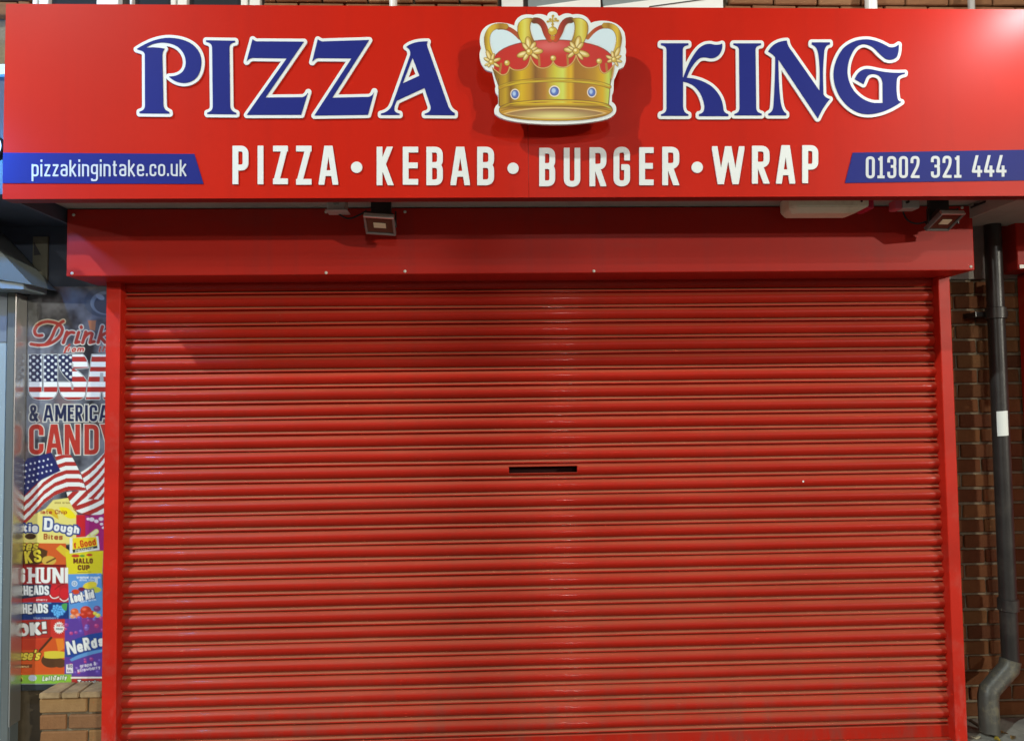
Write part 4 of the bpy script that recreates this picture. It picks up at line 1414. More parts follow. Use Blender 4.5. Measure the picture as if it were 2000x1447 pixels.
# packs
pp.text('kie', 43, 1038.5, 19, 11, 4.2, WH, rot=-.02, out=(34, 62, 130), ow=3.0); pp.text('D', 86, 1034.5, 24, 17, 5.4, WH, out=(34, 62, 130), ow=3.2, rot=-.05)
pp.text('ough', 105, 1036, 19, 10.6, 4.4, WH, rot=-.14, out=(34, 62, 130), ow=3.0)
pp.text('kie', 43, 1038.5, 19, 11, 4.2, WH, rot=-.02); pp.text('D', 86, 1034.5, 24, 17, 5.4, WH, rot=-.05)
pp.text('Bites', 85.5, 1053, 11.5, 8.0, 2.6, (160, 66, 34), rot=-.02)
pp.poly(q('M 200,555 L 720,560 L 720,795 L 200,790', 960), (206, 92, 40)); pp.poly(q('M 200,555 L 420,600 L 520,640 L 500,760 L 400,795 L 200,790', 960), (84, 54, 28))
pp.ell(60, 1047, 11, 6, (70, 44, 26)); pp.ell(96, 1094, 14, 9, (206, 170, 70)); pp.stroke([(92, 1098), (108, 1090)], 3, (90, 56, 30))
pp.text('ses', 38, 1075, 21, 10.5, 4.0, (212, 190, 60), shear=.25, out=(50, 30, 16), ow=1.2); pp.text('KS', 50, 1100, 24, 15, 5.0, (220, 200, 60), rot=.12, out=(50, 30, 16), ow=1.4)
pp.stroke([(36, 1090), (43, 1089)], 4, (216, 196, 60))
pp.poly(q('M 610,620 L 660,575 L 760,640 L 740,720 L 700,700', 960), (214, 186, 50)); pp.poly(q('M 715,650 L 1125,640 L 1115,895 L 730,900', 960), (216, 204, 40))
pp.poly(q('M 760,500 L 1070,480 L 1085,630 L 760,670', 960), (222, 226, 224)); pp.poly(q('M 790,500 L 1050,488 L 1062,585 L 790,630', 960), (232, 206, 40)); pp.poly(q('M 790,628 L 1060,585 L 1062,610 L 795,662', 960), (40, 50, 40))
pp.text('r', 146, 1071, 16, 8.5, 3.2, (196, 34, 24), rot=.15); pp.text('.', 153, 1070, 16, 8, 3, (196, 34, 24)); pp.text('Good', 158, 1069, 14.5, 7, 2.8, (196, 34, 24), rot=.17, gap=1.0)
pp.text('PEANUTS', 148, 1077.5, 4.2, 4.6, 1.0, (220, 220, 200), rot=.15)
pp.ell(148, 1085, 8, 3, (190, 60, 40)); pp.ell(175, 1083, 6, 2.6, (190, 70, 40)); pp.ell(161, 1085, 5, 2.4, (90, 150, 60))
pp.text('MALLO', 143.5, 1100, 10.5, 7.0, 3.0, (104, 50, 26), gap=.7); pp.text('CUP', 152, 1113, 10.5, 7.4, 3.0, (104, 50, 26), gap=.8); pp.stroke([(152, 1117), (178, 1116)], 1, (110, 90, 30))
pp.poly(q('M 200,785 L 720,790 L 735,1000 L 190,1005', 960), (150, 28, 28)); pp.poly(q('M 200,785 L 720,795 L 720,812 L 200,800', 960), (112, 20, 20))
for ch, x, w in (('G', 35, 14.5), ('H', 56, 20), ('U', 80, 19), ('N', 103, 21), ('I', 127, 8)): pp.text(ch, x, 1138, 30, w, 6.4, WH, rfac=.35)
for x in (54, 72, 78, 95): pp.stroke([(x, 1108.8), (x + 8, 1108.8)], 2.6, WH); pp.stroke([(x, 1137), (x + 8, 1137)], 2.4, WH) if x in (54, 72) else None
pp.poly(q('M 190,1003 L 745,1000 L 750,1200 L 185,1205', 960), (184, 36, 42)); pp.poly(q('M 190,1005 L 560,1003 L 545,1120 L 185,1170', 960), (40, 48, 70))
pp.poly(q('M 185,1203 L 750,1198 L 750,1395 L 180,1400', 960), (26, 54, 118)); pp.poly(q('M 185,1205 L 560,1200 L 560,1215 L 185,1225', 960), (80, 140, 190))
for yb0, jx in ((1163, 36.5), (1198.5, 34.5)): pp.text('RHEADS', jx, yb0, 18.5, 9.4, 3.8, (226, 230, 228), gap=.9, rot=.045, out=(28, 36, 66), ow=1.6, jit=.05)
for x, y in ((600, 1075), (705, 1100)): pp.ell(x / 5.565, 960 + y / 5.565, 9, 10.5, (206, 36, 44))
pp.stroke(q('M 545,1120 Q 570,1180 640,1140', 960), 1.8, WH); pp.stroke(q('M 655,1160 Q 700,1210 745,1160', 960), 1.8, WH); pp.stroke(q('M 600,1060 Q 650,1010 700,1000', 960), 1.4, (120, 30, 30))
pp.text('cherry', 71, 1172.5, 4.4, 3.6, 1.0, (220, 200, 200)); pp.text('blue raspberry', 66, 1208, 4.4, 3.6, .9, (150, 170, 200))
for i in range(22):
    a, r = i * 2.4, 2.6 * math.sqrt(i)
    pp.ell(114 + math.cos(a) * r, 1192 + math.sin(a) * r * .95, 3.0, 2.9, (50, 120, 190)); pp.ell(113.4 + math.cos(a) * r, 1191.4 + math.sin(a) * r * .95, 2.3, 2.2, (104, 182, 236))
pp.poly(q('M 670,1230 Q 700,1200 735,1215 L 725,1290 Q 680,1290 670,1230', 960), (80, 160, 80))
pp.poly(q('M 745,895 L 1105,885 L 1120,1400 L 755,1400', 960), (92, 150, 212)); pp.text('tropical punch', 150, 1129, 5, 3.4, 1.0, (230, 236, 240)); pp.text('drink mix', 155, 1134, 4.4, 3.4, .9, (216, 226, 236))
pp.ell(146, 1139, 5.6, 5.6, (220, 228, 232)); pp.ell(146, 1139, 4.2, 4.2, (110, 150, 190)); pp.text('c', 144.3, 1141, 6, 3.6, 1.1, WH); pp.poly(q('M 1030,935 L 1065,930 L 1065,1000 L 1032,1000', 960), (200, 214, 226))
pp.ell(176, 1143, 14, 7.5, (226, 208, 60), rot=-.25); pp.ell(186, 1151, 12, 6, (196, 200, 70)); pp.ell(148, 1155, 8, 5, (206, 70, 34)); pp.ell(160, 1150, 7, 4, (120, 30, 60))
for tt in (0, 1):
    for tx, x, y in (('Kool', 139.5, 1177), ('-', 163.5, 1171), ('Aid', 168, 1170.5)):
        pp.text(tx, x, y, 19, 6.4, 3.1, WH, rot=.2, gap=.8, out=None if tt else (34, 60, 130), ow=1.9)
pp.text('soft drink', 158, 1176, 4, 3.4, .9, (226, 232, 240), rot=.15)
for x, y, r, c in ((168, 1192, 11, (198, 62, 34)), (146, 1194, 8, (212, 96, 50)), (154, 1202, 7, (220, 120, 80)), (178, 1199, 9, (206, 60, 40)), (164, 1201, 8, (190, 50, 30)), (190, 1188, 7, (120, 70, 130)), (186, 1197, 4, (226, 206, 70)), (192, 1201, 5, (206, 206, 90)), (142, 1203, 5, (216, 150, 110))):
    pp.ell(x, y, r, r * .85, c)
    pp.ell(x - r * .3, y - r * .3, r * .35, r * .25, tuple(min(255, v + 50) for v in c), soft=3)


def q5(s, n=8): return path(s, 0, 1180, 5.419, n)


pp.poly(q5('M 175,165 L 685,150 L 690,365 L 170,370'), (172, 44, 34)); pp.poly(q5('M 540,160 L 690,155 L 690,360 L 540,350'), (198, 52, 44))
pp.text('OK!', 35.5, 1242, 25, 22, 8.2, (222, 222, 216), rot=.07, gap=2.2, out=(70, 50, 50), ow=1.6, rfac=.55); pp.ell(47, 1232.6, 3.0, 3.6, (172, 44, 34))
star = []
for i in range(32):
    r = 11.2 if i % 2 == 0 else 8.6
    star.append((116 + r * math.cos(i * math.pi / 16), 1225 + r * 1.1 * math.sin(i * math.pi / 16)))
pp.poly(star, WH); pp.text('NEW', 111, 1223, 5, 3.6, 1.1, (190, 40, 36)); pp.text('PRICE', 109.5, 1229.5, 4, 2.8, .9, (60, 50, 50))
pp.poly(q5('M 165,365 L 690,350 L 690,745 L 160,745'), (206, 86, 34)); pp.poly(q5('M 165,368 L 540,360 L 420,480 L 165,480'), (188, 58, 34)); pp.poly(q5('M 590,360 L 670,360 L 690,460 L 620,500'), (228, 130, 40))
pp.stroke(q5('M 545,350 L 420,490'), 4.5, (70, 44, 26)); pp.ell(101, 1289, 20, 14, (84, 54, 32)); pp.poly(q5('M 470,500 Q 570,480 690,500 L 690,560 Q 560,580 470,560'), (214, 196, 60)); pp.ell(118, 1294, 12, 9, (90, 58, 34))
pp.text("ese's", 33.5, 1288, 20, 9.6, 3.8, (222, 200, 70), shear=.25, out=(66, 40, 18), ow=1.5, gap=.6); pp.poly(q5('M 170,630 L 345,630 L 340,668 L 170,668'), (120, 62, 30)); pp.text('peanut', 34, 1302.5, 4.4, 3.6, 1.0, (226, 190, 130))
pp.poly(q5('M 690,150 L 1085,135 L 1085,780 L 685,770'), (92, 62, 152)); pp.poly(q5('M 860,150 L 1090,140 L 1090,330 L 900,330'), (134, 56, 130))
for i in range(46):
    x, y = rng.uniform(128, 203), rng.uniform(1206, 1318)
    if 1238 < y < 1286 and rng.random() < .8: continue
    c = [(120, 92, 176), (146, 60, 136), (98, 70, 166), (176, 60, 120)][int(rng.integers(4))]
    r = rng.uniform(2.2, 5.2)
    pp.ell(x, y, r, r * .9, c); pp.ell(x - r * .3, y - r * .35, r * .3, r * .25, tuple(min(255, v + 60) for v in c), soft=3)
pp.poly(q5('M 690,430 Q 760,400 780,370 Q 860,340 960,310 L 1085,290 L 1085,480 Q 900,510 800,560 L 690,550'), (36, 70, 150)); pp.poly(q5('M 740,580 Q 860,500 1085,470 L 1085,500 Q 900,540 760,600'), (96, 150, 206))
for ch, x, y, w, h in (('N', 133, 1278, 17, 26), ('e', 152.5, 1273.5, 11.5, 24), ('R', 165.5, 1270, 12.5, 25), ('d', 180, 1266, 11.5, 23), ('s', 194, 1262, 11, 22)):
    pp.text(ch, x, y, h, w, 5.0, WH, rot=.17, out=(30, 52, 120), ow=1.6)
pp.text('grape &', 157, 1303, 7, 4.4, 1.3, (226, 222, 236), rot=.16); pp.text('strawberry', 152, 1312, 7, 4.2, 1.3, (226, 222, 236), rot=.16)
pp.poly(q5('M 702,632 L 772,628 L 776,722 L 702,724'), (226, 226, 228)); pp.text('60', 133, 1303, 6, 4, 1.4, (70, 66, 96)); pp.text('CAL', 131.5, 1311, 4.5, 2.8, 1.0, (90, 86, 110))
pp.poly(q5('M 165,745 L 760,735 L 755,835 L 160,835'), (136, 186, 62)); pp.ell(38, 1325, 7, 6, (214, 206, 90)); pp.ell(64, 1323, 8, 6, (190, 200, 216)); pp.ell(41, 1327, 3, 4, (60, 44, 30))
pp.text('Laffy', 83, 1329, 9.5, 5.0, 2.0, (230, 236, 220), rot=.07, shear=.2, out=(60, 110, 40), ow=1.0); pp.text('Taffy', 105, 1328, 9.5, 5.0, 2.0, (230, 236, 220), rot=.07, shear=.2, out=(60, 110, 40), ow=1.0)
pp.poly(q5('M 760,760 L 1090,760 L 1090,850 L 760,850'), (170, 50, 46)); pp.stroke([(140, 1322.6), (205, 1322.0)], 3.2, (230, 232, 226)); pp.text('Tootsie', 152, 1337, 10.5, 6.4, 2.4, WH, out=(30, 26, 40), ow=1.2, gap=.6)
poster = link('poster', pp.mesh('poster', Y_POST, Y_POST - .002), print_mat('poster ink', .28, .45))
poster['label'] = 'tall printed poster for American candy and drinks on the window left of the shutter'
poster['category'] = 'poster'
pb = at(222, 900, Y_POST); pa = at(24, 900, Y_POST)
zpb, zpt = at(120, 1334, Y_POST)[2], at(120, 560, Y_POST)[2]
bk = bpart(box('shop_window', pa[0] - .25, pb[0] + .25, Y_POST + .0005, Y_POST + .008, zpb - .03, zpt + .0, GLASS, bld))

# ------------------------------------------------------------------ left: aluminium window frame, pale panel, wedge for a lamplit patch, notice
fr = thing('window_frame', 'grey metal window frame post beside the candy poster', 'window frame', (at(28, 1000, .06)[0], .06, 0))
ztf = at(28, 563, .06)[2]
for (a, b, y0, dep) in ((-30, 13, .075, .05), (13, 28.5, .055, .07), (28.5, 31.5, .045, .08), (31.5, 46, .06, .065)):
    # the photo columns are those at mid height; the post is upright
    xa, xb = at(a - 4, 900, y0)[0], at(b - 4, 900, y0 if b < 40 else y0 + dep)[0]
    m_ = {13: PANEL, 28.5: ALU, 31.5: STEEL, 46: ALU}[b]
    z0 = .15 if b in (31.5,) else .0
    o = local(fr, box('bead' if b == 31.5 else ('post' if b != 13 else 'side_panel'), xa + .0005, xb - .0005, y0, y0 + dep, z0, ztf - (.004 if b != 31.5 else .03), m_, fr, bevel=.002 if b != 31.5 else 0))
zpn = at(5, 668, .075)[2]
o = local(fr, box('grey_panel', at(-34, 900, .07)[0], at(8.5, 900, .07)[0], .070, .0745, zpn, ztf - .006, PANEL_D, fr))
cn = thing('light_wedge', 'grey green wedge shaped as a lamplit patch at the far left above the metal frame', 'light_wedge', (at(20, 550, -.1)[0], -.1, at(20, 550, -.1)[2]))
pts = [(at(x, y, -.10)[0], at(x, y, -.10)[2]) for x, y in ((-80, 405), (62, 556), (-80, 534))]  # made-up wedge: its outline is a patch of lamplight under a diagonal shadow edge
local(cn, prism_y('lit_patch', pts, -.10, .10, LIGHT_WEDGE, cn))
pts = [(at(x, y, -.08)[0], at(x, y, -.08)[2]) for x, y in ((-80, 541), (46, 553), (46, 565), (-80, 560))]
local(cn, prism_y('lower_rail', pts, -.08, .10, PANEL, cn))
nb = thing('notice_board', 'small dim rectangular notice above the poster in the bluish shade', 'notice', (at(78, 505, .12)[0], .12, at(78, 505, .12)[2]))
a, b = at(64, 462, .125), at(92, 548, .125)
local(nb, box('board', a[0], b[0], .125, .138, b[2], a[2], mat('notice board', (.20, .20, .15), .6, .3, var=.2, vscale=12), nb, bevel=.002))
ni = [(at(x, y, .124)[0], at(x, y, .124)[2]) for x, y in ((66, 472), (80, 498), (66, 499))]
local(nb, prism_y('printed_triangle', ni, .1235, .1245, mat('notice ink', (.06, .06, .065), .6, .3), nb))
for y0, x1 in ((528, 80), (534, 78), (540, 74)):
    q_ = [(at(x, y, .124)[0], at(x, y, .124)[2]) for x, y in ((67, y0), (x1, y0), (x1, y0 + 1.6), (67, y0 + 1.6))]
    local(nb, prism_y('text_line', q_, .1235, .1245, mat('notice ink', (.06, .06, .065)), nb))
# left neighbour fascia with its cool round lamp
nf = thing('neighbour_fascia', 'dark shop fascia cut off at the left edge beside the red sign', 'sign', (sx0 - .5, -.44, z_sb))
local(nf, box('fascia_panel', sx0 - 2.4, sx0 - .006, -.44, -.40, z_sb + .07, at(0, 150, -.44)[2], mat('neighbour fascia', (.035, .04, .05), .45, .4, var=.1), nf, bevel=.004))
local(nf, box('fascia_top', sx0 - 2.4, sx0 - .006, -.46, .1, at(0, 150, -.44)[2] + .001, at(0, 130, -.44)[2], WHITE_P, nf))
local(nf, box('fascia_soffit', sx0 - 2.4, sx0 - .006, -.398, .12, z_sb + .075, z_sb + .09, DARKWALL, nf))
for px_, py_, yy, en, lb in ((-21, 286, -.55, BLUE_LAMP_W, 'round cool blue lamp shining at the left end of the red sign'),
                             (-300, 300, -.80, BLUE_LOW_W, 'larger cool lamp standing out in front of the dark left fascia')):
    rl = at(px_, py_, yy) if yy > -.7 else (-2.30, -.80, 2.80)
    lp = thing('round_lamp', lb, 'lamp', rl, 'round blue lamps of the left neighbour')
    lp.scale = (.62, .62, .62) if yy < -.7 else (1, 1, 1)
    lathe('housing', [(0, .05), (.030, .05), (.052, .03), (.056, 0.0), (.050, -.004)], BLACKP, lp, 28, 'Y')
    lathe('ring_light', [(.050, -.004), (.046, -.012), (.034, -.013), (.026, -.006), (.026, -.002), (.050, -.002)], mat('cool ring', (.6, .8, 1), .4, .5, emit=(.36, .68, 1.0), estr=3.0), lp, 28, 'Y')
    lathe('lamp_hub', [(0, -.010), (.02, -.009), (.0255, -.003)], BLACKP, lp, 20, 'Y')
    tube('arm', [(-.02, .05, 0), (-.04, .12, -.01), (-.06, -.44 - yy, -.02)], .010, BLACKP, lp, 8)
    ld = bpy.data.lights.new('ring_light_source', 'POINT'); ld.energy = en; ld.color = (.07, .36, 1.0); ld.shadow_soft_size = .04
    lo = bpy.data.objects.new('lamp_light', ld); COL.objects.link(lo); lo.location = (rl[0] - .01, rl[1] - .06, rl[2])

# ------------------------------------------------------------------ right: lamp at the sign end, neighbour, downpipe
rr = (2.66, -1.23, 3.53)
wl = thing('wall_lamp', 'white lamp on a long arm beyond the top right corner of the red sign', 'lamp', rr)
lathe('lamp_head', [(0, -.05), (.03, -.045), (.045, -.02), (.048, 0), (.044, .002)], WHITE_P, wl, 24, 'Y')
lathe('lens', [(0, .016), (.025, .014), (.040, .007), (.044, .001)], mat('white lens', (.9, .95, 1), .4, .5, emit=(.86, .97, 1.0), estr=9.0), wl, 24, 'Y')
tube('arm', [(.0, -.045, .0), (.10, -.02, .10), (.25, .30, .08), (.35, .67, -.2)], .010, WHITE_P, wl, 8)
ld = bpy.data.lights.new('lens_source', 'SPOT'); ld.energy = WHITE_LAMP_W; ld.spot_size = math.radians(76); ld.spot_blend = .9; ld.color = (.84, .94, 1.0); ld.shadow_soft_size = .035
lo = bpy.data.objects.new('lamp_light', ld); COL.objects.link(lo); lo.location = (rr[0], rr[1] + .06, rr[2])
lo.rotation_euler = (Vector((2.16, Y_SIGN, 3.24)) - Vector(rr)).to_track_quat('-Z', 'Y').to_euler()
rn = thing('neighbour_sign', 'fascia of the next shop at the right edge', 'sign', (x_r + .5, -.5, z_sb))
local(rn, box('fascia_panel', x_r + .012, x_r + 2.4, -.56, -.52, z_sb + .02, z_st - .03, mat('next fascia', (.14, .04, .03), .5, .4), rn))
local(rn, box('fascia_soffit', x_r + .012, x_r + 2.4, -.519, .1, z_sb + .05, z_sb + .065, SOFFIT, rn))
hz = thing('neighbour_shutter', 'red shutter hood of the next shop at the right edge', 'shutter', (x_r, 0, 0))
Y_NH = .035
nx0 = at(1986, 480, Y_NH)[0]
nz0, nz1 = at(1995, 526, Y_NH)[2], at(1995, 403, Y_NH)[2]
local(hz, box('hood', nx0, nx0 + 3, Y_NH, Y_WALL - .002, nz0, nz1, RED_HOOD, hz, bevel=.004))
local(hz, box('bottom_trim', nx0 + .008, nx0 + 3, Y_NH - .004, Y_NH - .0005, nz0 + .004, nz0 + .022, WHITE_P, hz))
gx = at(2001, 900, Y_WALL)[0]
local(hz, box('guide_rail', gx, gx + .07, -.10, Y_WALL - .003, 0, nz0 - .004, RED_RAIL, hz, bevel=.003))  # unseen rail, set forward to shade the brick right of the downpipe

for k in range(-1, 30):
    local(hz, link('slat', slats[(k * 3 + 1) % 6], None, hz, loc=(gx + .06 - XA, Y_WALL - .022, Z0 - k * PIT)))

dp = thing('downpipe', 'dark grey downpipe with an angled shoe right of the shutter', 'pipe', (at(1955, 900, .07)[0], .07, 0))
yp = .07
pts = []
for (x, y) in ((1940, 420), (1944, 560), (1954, 830), (1962, 1100)):
    p = at(x, y, yp); pts.append(p)
xm = sum(p[0] for p in pts) / len(pts)
rP = .039
zj = at(1975, 1300, yp)[2]
local(dp, tube('pipe', [(xm, yp, zj), (xm, yp, zj + .7), (xm, yp, z_soff + .2)], rP, PIPE, dp, 20))
pB, pC = at(1928, 1352, yp - .03), at(1930, 1428, yp - .05)
local(dp, tube('shoe', [(xm, yp, zj + .03), (xm - .012, yp - .002, zj - .01), (pB[0] + .012, yp - .03, pB[2] + .012), (pB[0], yp - .035, pB[2] - .02), (pC[0], yp - .06, .012)], rP, SHOE, dp, 20, radii=[.047, .047, .046, .046, .045]))
for px_, py_ in ((1945, 612), (1968, 1180)):
    z = at(px_, py_, yp)[2]
    local(dp, lathe('collar', [(rP + .0005, -.03), (rP + .008, -.027), (rP + .008, .027), (rP + .0005, .03)], PIPE, dp, 20, 'Z', (xm, yp, z)))
local(dp, box('pipe_bracket', xm - .085, xm + .085, yp + .03, Y_WALL + .002, at(1945, 612, yp)[2] - .012, at(1945, 612, yp)[2] + .012, PIPE, dp))
a, b = at(1943, 803, yp - rP), at(1968, 851, yp - rP)
ll = thing('white_label', 'small blank white label stuck on the dark downpipe', 'label', ((a[0] + b[0]) / 2, yp - rP, b[2]))
V, Fc = [], []
R2 = rP + .0015
for i in range(7):
    th = math.radians(-22 + 36 * (i / 3 - 1))
    x, y = xm + R2 * math.sin(th), yp - R2 * math.cos(th)
    tilt = .004 * (i / 6 - .5)
    for yy, zz in ((y - .001, b[2] + tilt), (y - .001, a[2] + tilt), (y + .0006, b[2] + tilt), (y + .0006, a[2] + tilt)): V.append((x, yy, zz))
for i in range(6):
    k = i * 4
    Fc += [(k, k + 4, k + 5, k + 1), (k + 2, k + 3, k + 7, k + 6), (k + 1, k + 5, k + 7, k + 3), (k, k + 2, k + 6, k + 4)]
Fc += [(0, 1, 3, 2), (24, 26, 27, 25)]
me = bpy.data.meshes.new('sticker'); me.from_pydata(V, [], Fc)
local(ll, link('sticker', me, PAPER, ll))

# ------------------------------------------------------------------ fittings under the sign


def floodlight(px, py, Y, label, yaw, roll):
    c = at(px, py, Y)
    t = thing('floodlight', label, 'floodlight', c, 'black floodlights under the sign')
    R_ = Matrix.Rotation(yaw, 4, 'Z') @ Matrix.Rotation(roll, 4, 'Y') @ Matrix.Rotation(math.radians(60), 4, 'X')
    def p(name, x0, x1, y0, y1, z0, z1, m, bev=0.0, par=None):
        bm = bmesh.new(); bm_box(bm, x0, x1, y0, y1, z0, z1, bev)
        bm.transform(R_)
        return link(name, bm_mesh(bm, name), m, par or t)
    # local frame: the light looks along -Y before it is tilted down
    body = p('body', -.058, .058, .0, .034, -.045, .045, BLACKP, .004)
    for q_ in ((-.065, .065, .046, .056), (-.065, .065, -.056, -.046)):
        p('bezel', q_[0], q_[1], -.010, .012, q_[2], q_[3], STEEL if q_[2] > 0 else mat('bezel grey', (.22, .21, .20), .35, .5, metal=.5), .002)  # brighter steel on the top bar stands in for lamplight on that edge
    for q_ in ((-.065, -.056), (.056, .065)):
        p('bezel', q_[0], q_[1], -.010, .012, -.0455, .0455, mat('bezel grey', (.22, .21, .20)), .002)
    p('glass', -.0555, .0555, -.004, -.001, -.0455, .0455, mat('flood glass', (.05, .03, .02), .08, .5))
    p('led_plate', -.026, .026, -.0065, -.0042, -.014, .014, mat('led phosphor', (.62, .50, .34), .5, .4))
    zt = z_soff - c[2] - .002
    bm = bmesh.new(); bm_box(bm, -.044, .044, .030, .056, -.01, zt, .003)
    link('mount', bm_mesh(bm, 'mount'), BLACKP, t)
    for s in (-1, 1):
        bm = bmesh.new(); bm_box(bm, s * .0665 - .003, s * .0665 + .003, .005, .02, -.01, .06, .001)
        link('bracket', bm_mesh(bm, 'bracket'), BLACKP, t)
    return t


floodlight(742, 439, -.40, 'black floodlight under the sign left of centre, cable to a grey box', .0, math.radians(4))
floodlight(1845, 432, -.40, 'black floodlight under the sign near the right end of the hood', math.radians(14), math.radians(-3))


def cable(label, pts, r=.004, name='cable'):
    P = []
    for i in range(len(pts) - 1):
        p0 = np.array(pts[max(i - 1, 0)]); p1 = np.array(pts[i]); p2 = np.array(pts[i + 1]); p3 = np.array(pts[min(i + 2, len(pts) - 1)])
        for k in range(6):
            t = k / 6
            P.append(tuple(.5 * ((2 * p1) + (-p0 + p2) * t + (2 * p0 - 5 * p1 + 4 * p2 - p3) * t * t + (-p0 + 3 * p1 - 3 * p2 + p3) * t ** 3)))
    P.append(tuple(pts[-1]))
    return tag(tube(name, P, r, CABLE, None, 8), label, 'cable', 'thin black cables under the sign')


cable('thin black cable looping from the grey box to the left floodlight', [at(655, 405, -.36), at(662, 418, -.36), at(680, 427, -.36), at(700, 421, -.36), at(716, 412, -.37)])
cable('thin black cable looping below the pink and grey box to the right floodlight', [at(1762, 402, -.34), at(1766, 420, -.34), at(1775, 432, -.34), at(1792, 437, -.35), at(1812, 432, -.37)])
cable('black cable running along the soffit edge toward the right neighbour', [at(1896, 406, -.32), at(1925, 394, -.34), at(1950, 388, -.36), at(1970, 393, -.36), at(1990, 391, -.36), at(2030, 390, -.36)], .005)
cable('short dark cable crossing the soffit above the downpipe', [at(1902, 400, -.28), at(1935, 397, -.33), at(1965, 390, -.40), at(2010, 384, -.45)], .005)


def small_box(name, label, cat, x0, x1, y0, y1, Y, dep, m, bevel=.006, group=None, extra=None):
    a, b = at(x0, y0, Y), at(x1, y1, Y)
    t = thing(name, label, cat, ((a[0] + b[0]) / 2, Y, b[2]), group)
    local(t, box('case', a[0], b[0], Y, Y + dep, b[2], min(a[2], z_soff - .001), m, t, bevel=bevel, seg=2))
    return t, a, b


t, a, b = small_box('junction_box', 'grey junction box under the sign above the left cable', 'junction box', 638, 674, 380, 410, -.42, .07, GREYBOX, .006, 'junction boxes under the sign')
cx = (a[0] + b[0]) / 2
local(t, lathe('cover_disc', [(0, -.004), (.012, -.004), (.014, 0), (.014, .003)], mat('cover grey', (.30, .28, .25), .5, .4), t, 16, 'Y', (cx, -.4215, (b[2] + a[2]) / 2)))
local(t, box('base_flange', a[0] - .004, b[0] + .010, -.432, -.35, b[2] - .004, b[2] - .0005, GREYBOX, t))
t, a, b = small_box('junction_box', 'pink and grey junction box left of the right floodlight', 'junction box', 1763, 1797, 384, 407, -.42, .06, GREYBOX, .006, 'junction boxes under the sign')
local(t, box('pink_end', a[0] - .033, a[0] - .0005, -.418, -.362, b[2] - .002, a[2] - .012, mat('pink plastic', (.55, .10, .14), .45, .4), t, bevel=.004))
local(t, lathe('cable_gland', [(0, -.012), (.006, -.012), (.006, 0)], BLACKP, t, 12, 'Y', (a[0] + .018, -.4205, (a[2] + b[2]) / 2)))
# emergency light bulkhead: bevelled beige case
a, b = at(1543, 392, -.42), at(1697, 421, -.42)
t = thing('bulkhead_light', 'beige unlit bulkhead light under the sign with a red end', 'light', ((a[0] + b[0]) / 2, -.42, b[2]))
bm = bmesh.new()
xa, xb, zt, zb = a[0], b[0], z_soff - .002, b[2]
zb += .016
zmid = zb + .024
ring = [(xa + .004, -.40), (xa + .030, -.425), (xb, -.425), (xb, -.30), (xa + .004, -.30)]
lo_r = [(xa + .022, -.385), (xa + .040, -.400), (xb - .06, -.400), (xb - .06, -.31), (xa + .022, -.31)]
v1 = [bm.verts.new((x, y, zt)) for x, y in ring]; v2 = [bm.verts.new((x, y, zmid)) for x, y in ring]; v3 = [bm.verts.new((x, y, zb)) for x, y in lo_r]
n = 5
for A_, B_ in ((v1, v2), (v2, v3)):
    for i in range(n): bm.faces.new((A_[i], A_[(i + 1) % n], B_[(i + 1) % n], B_[i]))
bm.faces.new(v3); bm.faces.new(list(reversed(v1)))
bmesh.ops.recalc_face_normals(bm, faces=bm.faces)
bmesh.ops.bevel(bm, geom=list(bm.edges), offset=.0035, segments=2, affect='EDGES')
local(t, link('case', bm_mesh(bm, 'case'), BEIGE, t))
local(t, lathe('screw_hole', [(0, -.001), (.005, -.001), (.005, .003)], BLACKP, t, 12, 'Y', (xb - .033, -.4258, zmid + .022)))
local(t, box('red_end', xb + .001, xb + .030, -.415, -.31, zmid - .008, zt, mat('red plastic', (.50, .02, .06), .4, .4), t, bevel=.006))

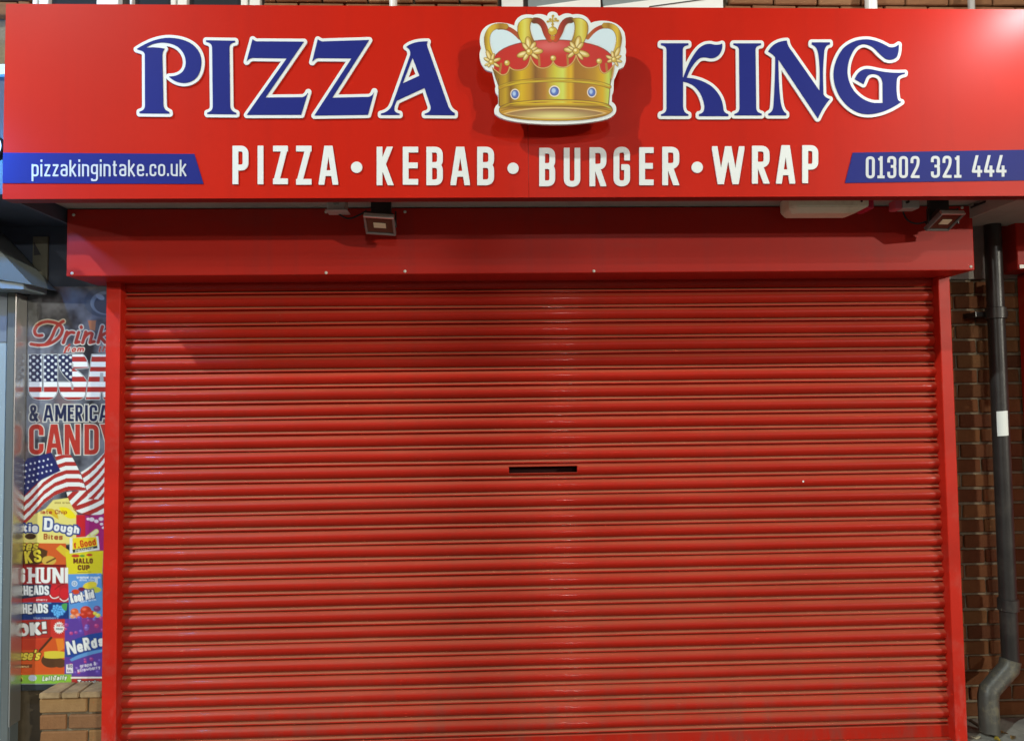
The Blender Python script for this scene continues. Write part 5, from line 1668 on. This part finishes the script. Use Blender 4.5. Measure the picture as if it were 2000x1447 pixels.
# white paint fleck on the curtain and litter by the downpipe
p = at(1569, 940, -.0222)
tag(lathe('paint_fleck', [(0, -.0015), (.004, -.001), (.005, .001)], PAPER, None, 10, 'Y', p), 'tiny white fleck stuck on the shutter slats right of the slot', 'fleck')
for i, (px, py, s, lb) in enumerate(((1905, 1437, .020, 'pale dead leaf on the ground between shutter rail and downpipe shoe'), (1948, 1441, .022, 'small yellow leaf on the ground against the downpipe shoe'),
                                     (1960, 1428, .016, 'brown leaf scrap on the ground right of the downpipe shoe'), (1978, 1436, .02, 'curled brown leaf farthest right on the ground'))):
    d = _f * F_PX + _r * (px - 1000.0) - _u * (py - 723.5)
    tt = (0.012 - CAM[2]) / d[2]
    g_ = CAM + d * tt
    g_[1] = min(g_[1], .03)
    bm = bmesh.new()
    vs = []
    for k in range(10):
        a = 2 * math.pi * k / 10
        r = s * (1 + .35 * math.cos(2 * a) + random.uniform(-.15, .15))
        vs.append(bm.verts.new((r * math.cos(a), r * .7 * math.sin(a), .006 * math.cos(2 * a + i) + .004)))
    c = bm.verts.new((0, 0, .001))
    for k in range(10): bm.faces.new((vs[k], vs[(k + 1) % 10], c))
    bmesh.ops.solidify(bm, geom=list(bm.faces), thickness=.0012)
    o = link('fallen_leaf', bm_mesh(bm, 'fallen_leaf'), mat('leaf %d' % i, [(.6, .55, .4), (.5, .38, .06), (.25, .14, .05), (.3, .2, .08)][i], .8, .2, var=.3, vscale=60), None, loc=(g_[0], g_[1], .004), rot=(0, 0, i * 1.3))
    tag(o, lb, 'leaf', 'dead leaves by the downpipe')

# ------------------------------------------------------------------ street lamps (they light the scene; they stand behind the camera)
for lb, pos, power, colr, rad in LAMPS:
    x, y, z = pos
    yb_p = y - 1.4 if y > -10 else y - 1.0
    t = thing('street_lamp', lb, 'street lamp', (x, yb_p, 0), 'street lamps lighting the shop front')
    local(t, tube('pole', [(x, yb_p, 0), (x, yb_p, 1.2), (x, yb_p, 1.25), (x, yb_p, z)], .09, LEAD, t, 12, radii=[.10, .10, .065, .05]))
    local(t, tube('arm', [(x, yb_p, z - .05), (x, yb_p + .3, z + .22), (x, y - .25, z + .28)], .03, LEAD, t, 10))
    local(t, box('lantern', x - .13, x + .13, y - .3, y + .35, z + .17, z + .30, LEAD, t, bevel=.03, seg=2))
    local(t, box('lens', x - .10, x + .10, y - .22, y + .28, z + .15, z + .1695, mat('street lens', (.8, .8, .75), .4, .5, emit=(1, .92, .75), estr=6.0), t))
    ld = bpy.data.lights.new('street_light_source', 'POINT')
    ld.energy = power; ld.color = colr; ld.shadow_soft_size = rad
    lo = bpy.data.objects.new('lamp_light', ld); COL.objects.link(lo); lo.location = (x, y, z)
